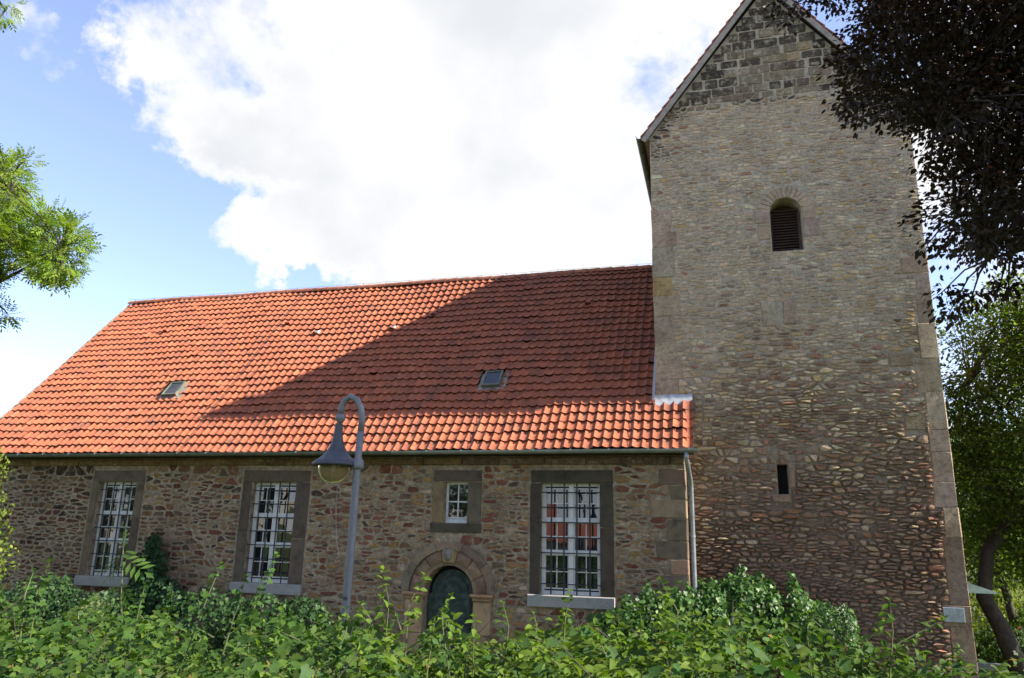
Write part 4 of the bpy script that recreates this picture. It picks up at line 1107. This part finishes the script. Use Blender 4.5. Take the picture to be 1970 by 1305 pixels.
# ash sapling
sp = thing('ash_sapling', 'thin sapling with feathery leaves in front of the barred window by the ivy column', 'sapling', at(236, 1230, -9.5)*[1, 1, 0]+[0, 0, float(ground_z(-5, -9.5))])
st_ = [at(236, 1260, -9.5), at(233, 1150, -9.5), at(237, 1058, -9.5)]
V, F = tube(st_, [.010, .008, .005], 6); obj('stem', V, F, 'stem', sp, origin=st_[0])
for (bx, by, tx_, ty_) in ((236, 1066, 200, 1098), (237, 1062, 268, 1076), (235, 1072, 272, 1100), (235, 1085, 212, 1120), (236, 1060, 232, 1030), (234, 1120, 260, 1140), (234, 1130, 205, 1150)):
    b, t = at(bx, by, -9.5), at(tx_, ty_, -9.5)+rng.normal(0, .06, 3); L_ = np.linalg.norm(t-b)*.92
    m = mats(b[None], (t-b)[None], np.array([[rng.normal(0, .3), -.75, .65]]), np.array([L_]))
    V, F, C = scatter(PI[0], PI[1], m, np.array([(.075, .14, .03)])); obj('pinnate_leaf', V, F, 'leaf', sp, C, origin=b)

# trees -------------------------------------------------------------------------
def tree(name, label, trunk, limbs, cl, rad, per, tmpl, size, col, alt, mname, droop=.0, bark_r=.25, flat=.5, group=None, pa=.2):
    """trunk: points; limbs: point lists; cl: spray centres (k,3); rad: spray radii (k,)"""
    t = thing(name, label, 'tree', trunk[0], group)
    V, F = tube(trunk, np.linspace(bark_r, bark_r*.45, len(trunk)).tolist(), 10); obj('trunk', V, F, 'bark', t, smooth=True, origin=trunk[0])
    nodes = []
    for lb in limbs:
        V, F = tube(lb, np.linspace(bark_r*.26, .012, len(lb)).tolist(), 7); obj('limb', V, F, 'bark', t, smooth=True, origin=lb[0])
        for i in range(len(lb)-1):
            for f in (0, .5): nodes.append(np.array(lb[i])*(1-f)+np.array(lb[i+1])*f)
        nodes.append(np.array(lb[-1]))
    nodes = np.array(nodes+[np.array(p) for p in trunk[1:]])
    tw = MB(); Ps = []; ds = []; ns = []; ss = []
    for c, r_ in zip(cl, rad):
        j = np.argmin(((nodes-c)**2).sum(1)); a = nodes[j]; ax = norm(c-a+rng.normal(0, .1, 3)); ax[2] -= droop
        mid = (a+c)/2+np.array([0, 0, .12*np.linalg.norm(c-a)])
        tip = c+norm(ax)*r_*.8
        V, F = tube([a, mid, c, tip], [.018, .012, .008, .003], 4, False); tw.add(V, F)
        k = max(4, int(per*rng.uniform(.7, 1.3)))
        u = rng.normal(0, .5, (k, 3)); u = u/np.maximum(1, np.linalg.norm(u, axis=1, keepdims=True)/1.15)
        P = c+u*r_*np.array([1, 1, flat])+norm(ax)*rng.uniform(-.5, .8, (k, 1))*r_*.6
        d = norm(P-c)+norm(ax)*.7+rng.normal(0, .35, (k, 3)); d[:, 2] -= droop
        Ps.append(P); ds.append(d); ns.append(np.stack([rng.normal(0, .5, k), rng.normal(0, .5, k), np.ones(k)], 1)); ss.append(size*rng.uniform(.65, 1.15, k))
    tw.build('twigs', 'bark', t, kind='stuff')
    P = np.concatenate(Ps); k = len(P)
    crown(t, tmpl, mats(P, np.concatenate(ds), np.concatenate(ns), np.concatenate(ss)), leafcol(k, col, .28, alt, pa), mname, stuff='crown')
    return t
def inpoly(x, y, poly):
    r_ = False
    for i in range(len(poly)):
        (a, b), (c, d) = poly[i-1], poly[i]
        if (b > y) != (d > y) and x < (c-a)*(y-b)/(d-b)+a: r_ = not r_
    return r_
def fill(poly, n, Y0, Y1, bb):
    o = []
    while len(o) < n:
        x, y = rng.uniform(bb[0], bb[2]), rng.uniform(bb[1], bb[3])
        if inpoly(x, y, poly): o.append(at(x, y, rng.uniform(Y0, Y1)))
    return np.array(o)
# copper beech, trunk outside the frame on the right
BP = [(1640, -60), (1700, -20), (1650, 60), (1660, 130), (1640, 190), (1665, 215), (1730, 200), (1795, 235), (1832, 300), (1825, 380), (1822, 430), (1855, 470), (1890, 505), (1915, 490), (1935, 460), (1960, 420), (2300, 500), (2500, 300), (2400, -300), (1760, -260)]
tips = [(1610, 10), (1625, 110), (1640, 205), (1650, 225), (1700, 225), (1745, 245), (1790, 320), (1770, 420), (1785, 470), (1815, 560), (1830, 595), (1870, 570), (1925, 545), (1940, 560), (1500, 10), (1510, 40), (1545, 15), (1620, -10), (1600, -20), (1575, -5), (1690, 10), (1960, 500), (1955, 460)]
c1 = fill(BP, 1500, -8.8, -5.4, (1600, -300, 2500, 600))
c2 = np.array([at(x, y, -7.0+rng.uniform(-.5, .5)) for x, y in tips])
tb = at(2420, 1000, -6.6); tb = np.array([tb[0], -6.6, .4])
top = np.array([tb[0]-.3, -6.6, 13.0])
trunk = [tb, tb*.6+top*.4+[.1, 0, 0], tb*.3+top*.7, top]
limbs = []
for zf, (x, y), Y in ((.42, (1840, 420), -6.9), (.55, (1800, 250), -7.2), (.62, (1720, 120), -6.6), (.75, (1680, 10), -7.0), (.7, (1560, -10), -7.0), (.5, (1950, 380), -6.3), (.8, (1900, -60), -7.5), (.36, (1900, 500), -7.2)):
    a = tb*(1-zf)+top*zf; e = at(x, y, Y); limbs.append([a, a*.6+e*.4+[0, 0, .7], a*.25+e*.75+[0, 0, .45], e])
tree('copper_beech', 'dark copper beech with drooping sprays hanging beside the tower gable', trunk, limbs, np.concatenate([c1, c2]), np.concatenate([rng.uniform(.26, .46, len(c1)), rng.uniform(.14, .22, len(c2))]), 60, DI, .085,
     (.022, .0125, .008), (.030, .025, .010), 'beech', .35, .30, .55, None, .3)
# ash on the left, trunk outside the frame
AP = [(-60, 270), (25, 290), (50, 310), (40, 350), (30, 400), (60, 420), (100, 405), (120, 430), (145, 445), (158, 468), (135, 488), (138, 520), (110, 532), (80, 540), (45, 520), (20, 480), (-10, 540), (-60, 560)]
c1 = fill(AP, 150, -7.6, -6.4, (-60, 260, 190, 560))
tips = [(18, 12), (5, 30), (-10, 5), (8, 500), (12, 520), (5, 600), (15, 605), (-15, 590), (158, 468), (140, 515), (100, 525), (45, 305), (-30, 40), (75, 415), (130, 440)]
c2 = np.array([at(x, y, -7+rng.uniform(-.3, .3)) for x, y in tips])
off = fill([(-700, -100), (-60, -100), (-60, 700), (-700, 600)], 90, -9.5, -4.5, (-700, -100, -60, 700))
tb = at(-420, 1000, -7.0); tb = np.array([tb[0], -7.0, .4]); top = tb+[.3, 0, 9.5]
limbs = []
for zf, (x, y), Y in ((.42, (120, 480), -7), (.55, (20, 350), -7), (.3, (0, 590), -7.1), (.8, (10, 20), -7), (.6, (-350, 100), -8.5), (.5, (-300, 300), -5)):
    a = tb*(1-zf)+top*zf; e = at(x, y, Y); limbs.append([a, a*.6+e*.4+[0, 0, .5], a*.25+e*.75+[0, 0, .25], e])
tree('ash_tree', 'sunlit ash tree with feathery leaves reaching in over the nave roof', [tb, tb*.6+top*.4, tb*.25+top*.75, top], limbs, np.concatenate([c1, c2, off]), np.concatenate([rng.uniform(.14, .26, len(c1)), rng.uniform(.10, .18, len(c2)), rng.uniform(.4, .7, len(off))]), 18, PI, .22,
     (.15, .225, .032), (.21, .27, .045), 'leaf', .25, .28, .7)
# trees behind the tower on the right
def ball(c, r3, n):
    u = norm(rng.normal(0, 1, (n, 3)))*rng.uniform(.25, 1, (n, 1))**.5; return np.array(c)+u*np.array(r3)
def simple_tree(name, label, base, H, crown_c, crown_r, ncl, per, size, col, alt, lean=(0, 0), group=None, rad=(.4, .75), br=.28, bend=None):
    base = np.array(base, float); cc = np.array(crown_c, float)
    tp = np.array([cc[0], cc[1], cc[2]+crown_r[2]*.3]); trunk = [base, base*.7+tp*.3+[lean[0], lean[1], 0], base*.35+tp*.65, tp]
    if bend is not None: trunk = [base]+[np.array(b) for b in bend]+[base*.35+tp*.65, tp]
    limbs = []
    for i in range(7):
        f = .35+.09*i; a = base*(1-f)+tp*f; th = i*2.4; e = cc+np.array([math.cos(th)*crown_r[0]*.7, math.sin(th)*crown_r[1]*.7, (i/6-.4)*crown_r[2]]); limbs.append([a, (a+e)/2+[0, 0, .3], e])
    cl = ball(cc, crown_r, ncl)
    return tree(name, label, trunk, limbs, cl, rng.uniform(rad[0], rad[1], ncl), per, DI, size, col, alt, 'leaf', .3, br, .7, group)
g1 = at(1968, 1300, 3.5); g1[2] = 0
simple_tree('linden_tree', 'big dense green tree with a dark crooked trunk behind the tower', g1, 9, at(2035, 835, 4.5)+[.1, 0, .2], (2.75, 2.4, 4.0), 700, 80, .125, (.062, .10, .018), (.15, .18, .03), (0, 0), None, (.45, .85), .21, [at(1930, 1215, 3.6), at(1893, 1150, 3.7), at(1900, 1060, 3.9)])
g2 = at(1900, 900, 9.0)
simple_tree('young_tree', 'lighter yellow green tree showing between the tower and the dense tree', (g2[0]+.2, 9.0, 0), 6, at(1885, 960, 9.0)-[0, 0, .2], (1.6, 1.5, 2.7), 210, 60, .13, (.10, .15, .026), (.15, .19, .035), (0, 0), None, (.4, .65), .12)
for i, (x, Y) in enumerate(((1905, 17.0), (2030, 19.0), (2150, 15.0))):
    c = at(x, 950, Y)
    simple_tree('churchyard_tree', ['dark round tree in the shade behind the churchyard', 'tall dark tree behind the dense tree and bushes', 'broad dark tree at the edge of the churchyard path'][i], (c[0], Y, 0), 8, (c[0], Y, 4.6), (2.6, 2.2, 3.0), 200, 45, .22, (.035, .062, .014), (.06, .09, .02), (0, 0), None, (.6, 1.0), .2)
for i, (x, Y, rx, rz, col, lab) in enumerate(((1930, 12.0, 1.7, .95, (.17, .20, .03), 'sunlit yellow green bush behind the leaning trunk'), (2010, 9.0, 1.1, .65, (.07, .12, .025), 'low green bush with red blossom by the churchyard path'), (1985, 14.5, 2.6, 1.1, (.10, .14, .03), 'wide hedge bank closing off the churchyard'), (1925, 7.0, 1.3, .5, (.045, .08, .018), 'low dark bush added to darken the lawn beside the leaning trunk'))):  # last bush is added, dark leaved, to cover the bright lawn
    c = at(x, 1200, Y); c[2] = rz*.8
    b = mound('garden_bush', lab, [(c, (rx, rx*.7, rz)), (c+[rx*.6, .3, -.1], (rx*.7, rx*.6, rz*.8))], 3800, DI, col, None, 'leaf', .12, 'bush')
    if i == 1:
        for k in range(9):
            p = c+np.array([rng.uniform(-.9, .6), -.75+rng.uniform(-.05, .1), rng.uniform(-.1, .5)]); V, F = lathe([(.001, .04), (.04, .03), (.055, 0), (.03, -.03), (.001, -.035)], 7, p)
            M.setdefault('blossom', mat('blossom', plain((.55, .07, .07), .6))); obj('blossom', V, F, 'blossom', b, origin=p)
# path edge
V, F = box(4.9, 30, 5.2, 5.36, -.02, .14); o = obj('path_kerb', V, F, 'sill_stone', None, origin=(17, 5.3, 0)); o['kind'] = 'structure'

# ------------------------------------------------------------------ houses: one far left, one across the street (mirrored in the panes)
def house(name, label, x0, x1, y0, y1, ze, zr, wallm, roofm, along_x=True):
    h = thing(name, label, 'house', ((x0+x1)/2, (y0+y1)/2, 0))
    V, F = box(x0, x1, y0, y1, -.3, ze); obj('wall', V, F, wallm, h, origin=((x0+x1)/2, (y0+y1)/2, 0))
    ym = (y0+y1)/2; o_ = .4
    V = [(x0-o_, y0-o_, ze-.15), (x1+o_, y0-o_, ze-.15), (x1+o_, ym, zr), (x0-o_, ym, zr), (x0-o_, y1+o_, ze-.15), (x1+o_, y1+o_, ze-.15)]
    V += [(a, b, c+.16) for a, b, c in V]
    obj('roof', V, [(0, 1, 2, 3), (3, 2, 5, 4), (9, 8, 7, 6), (10, 11, 8, 9), (0, 3, 9, 6), (3, 4, 10, 9), (1, 7, 8, 2), (2, 8, 11, 5), (0, 6, 7, 1), (4, 5, 11, 10)], roofm, h, origin=(x0, ym, ze))
    V = [(x0, y0, ze-.02), (x0, y1, ze-.02), (x0, ym, zr-.1)]; obj('gable', V, [(0, 1, 2)], wallm, h, origin=V[0])
    V = [(x1, y0, ze-.02), (x1, y1, ze-.02), (x1, ym, zr-.1)]; obj('gable', V, [(2, 1, 0)], wallm, h, origin=V[0])
    ch = (x0+x1)/2+1.2; V, F = box(ch-.35, ch+.35, ym+.3, ym+.9, zr-.8, zr+.8); obj('chimney', V, F, 'red_roof', h, origin=(ch, ym, zr))
    n = int((x1-x0)/2.4)
    for i in range(n):
        xc = x0+(x1-x0)*(i+.5)/n
        for yy in (y0-.02, y1+.02):
            V, F = box(xc-.5, xc+.5, min(yy, yy+.03), max(yy, yy+.03), 1.1, 2.5); w = obj('window', V, F, 'white_paint', h, origin=(xc, yy, 1.1))
            for s in (-1, 1):
                y2 = yy-.012 if yy < ym else yy+.042
                obj('pane', [(xc+s*.24-.2, y2, 1.18), (xc+s*.24+.2, y2, 1.18), (xc+s*.24+.2, y2, 2.42), (xc+s*.24-.2, y2, 2.42)], [(0, 1, 2, 3)], 'glass', w, origin=(xc, yy, 1.2))
    return h
p = at(6, 806, 16.0)
house('neighbour_house', 'grey roofed house just showing beyond the far end of the nave', p[0]-13, p[0]+.5, 13, 21, 5.5, p[2]+.15, 'render_wall', 'slate')
house('street_house', 'white house with red roof across the street, mirrored in the barred window', -13.5, -4.0, -42, -34, 3.2, 4.9, 'render_wall', 'red_roof')
for i, (x, y, h_) in enumerate(((-19, -33, 7), (-27, -36, 9), (-37, -33, 9), (-47, -36, 10))):
    simple_tree('street_tree', ['street tree beside the white house across the street', 'second street tree along from the white house', 'third street tree along from the white house', 'tallest street tree, farthest from the white house'][i], (x, y, 1.1), h_, (x, y, h_*.62), (3.6, 3.0, h_*.42), 90, 34, .42, (.05, .09, .02), (.08, .12, .03), (0, 0), 'street trees across from the church', (.8, 1.3))
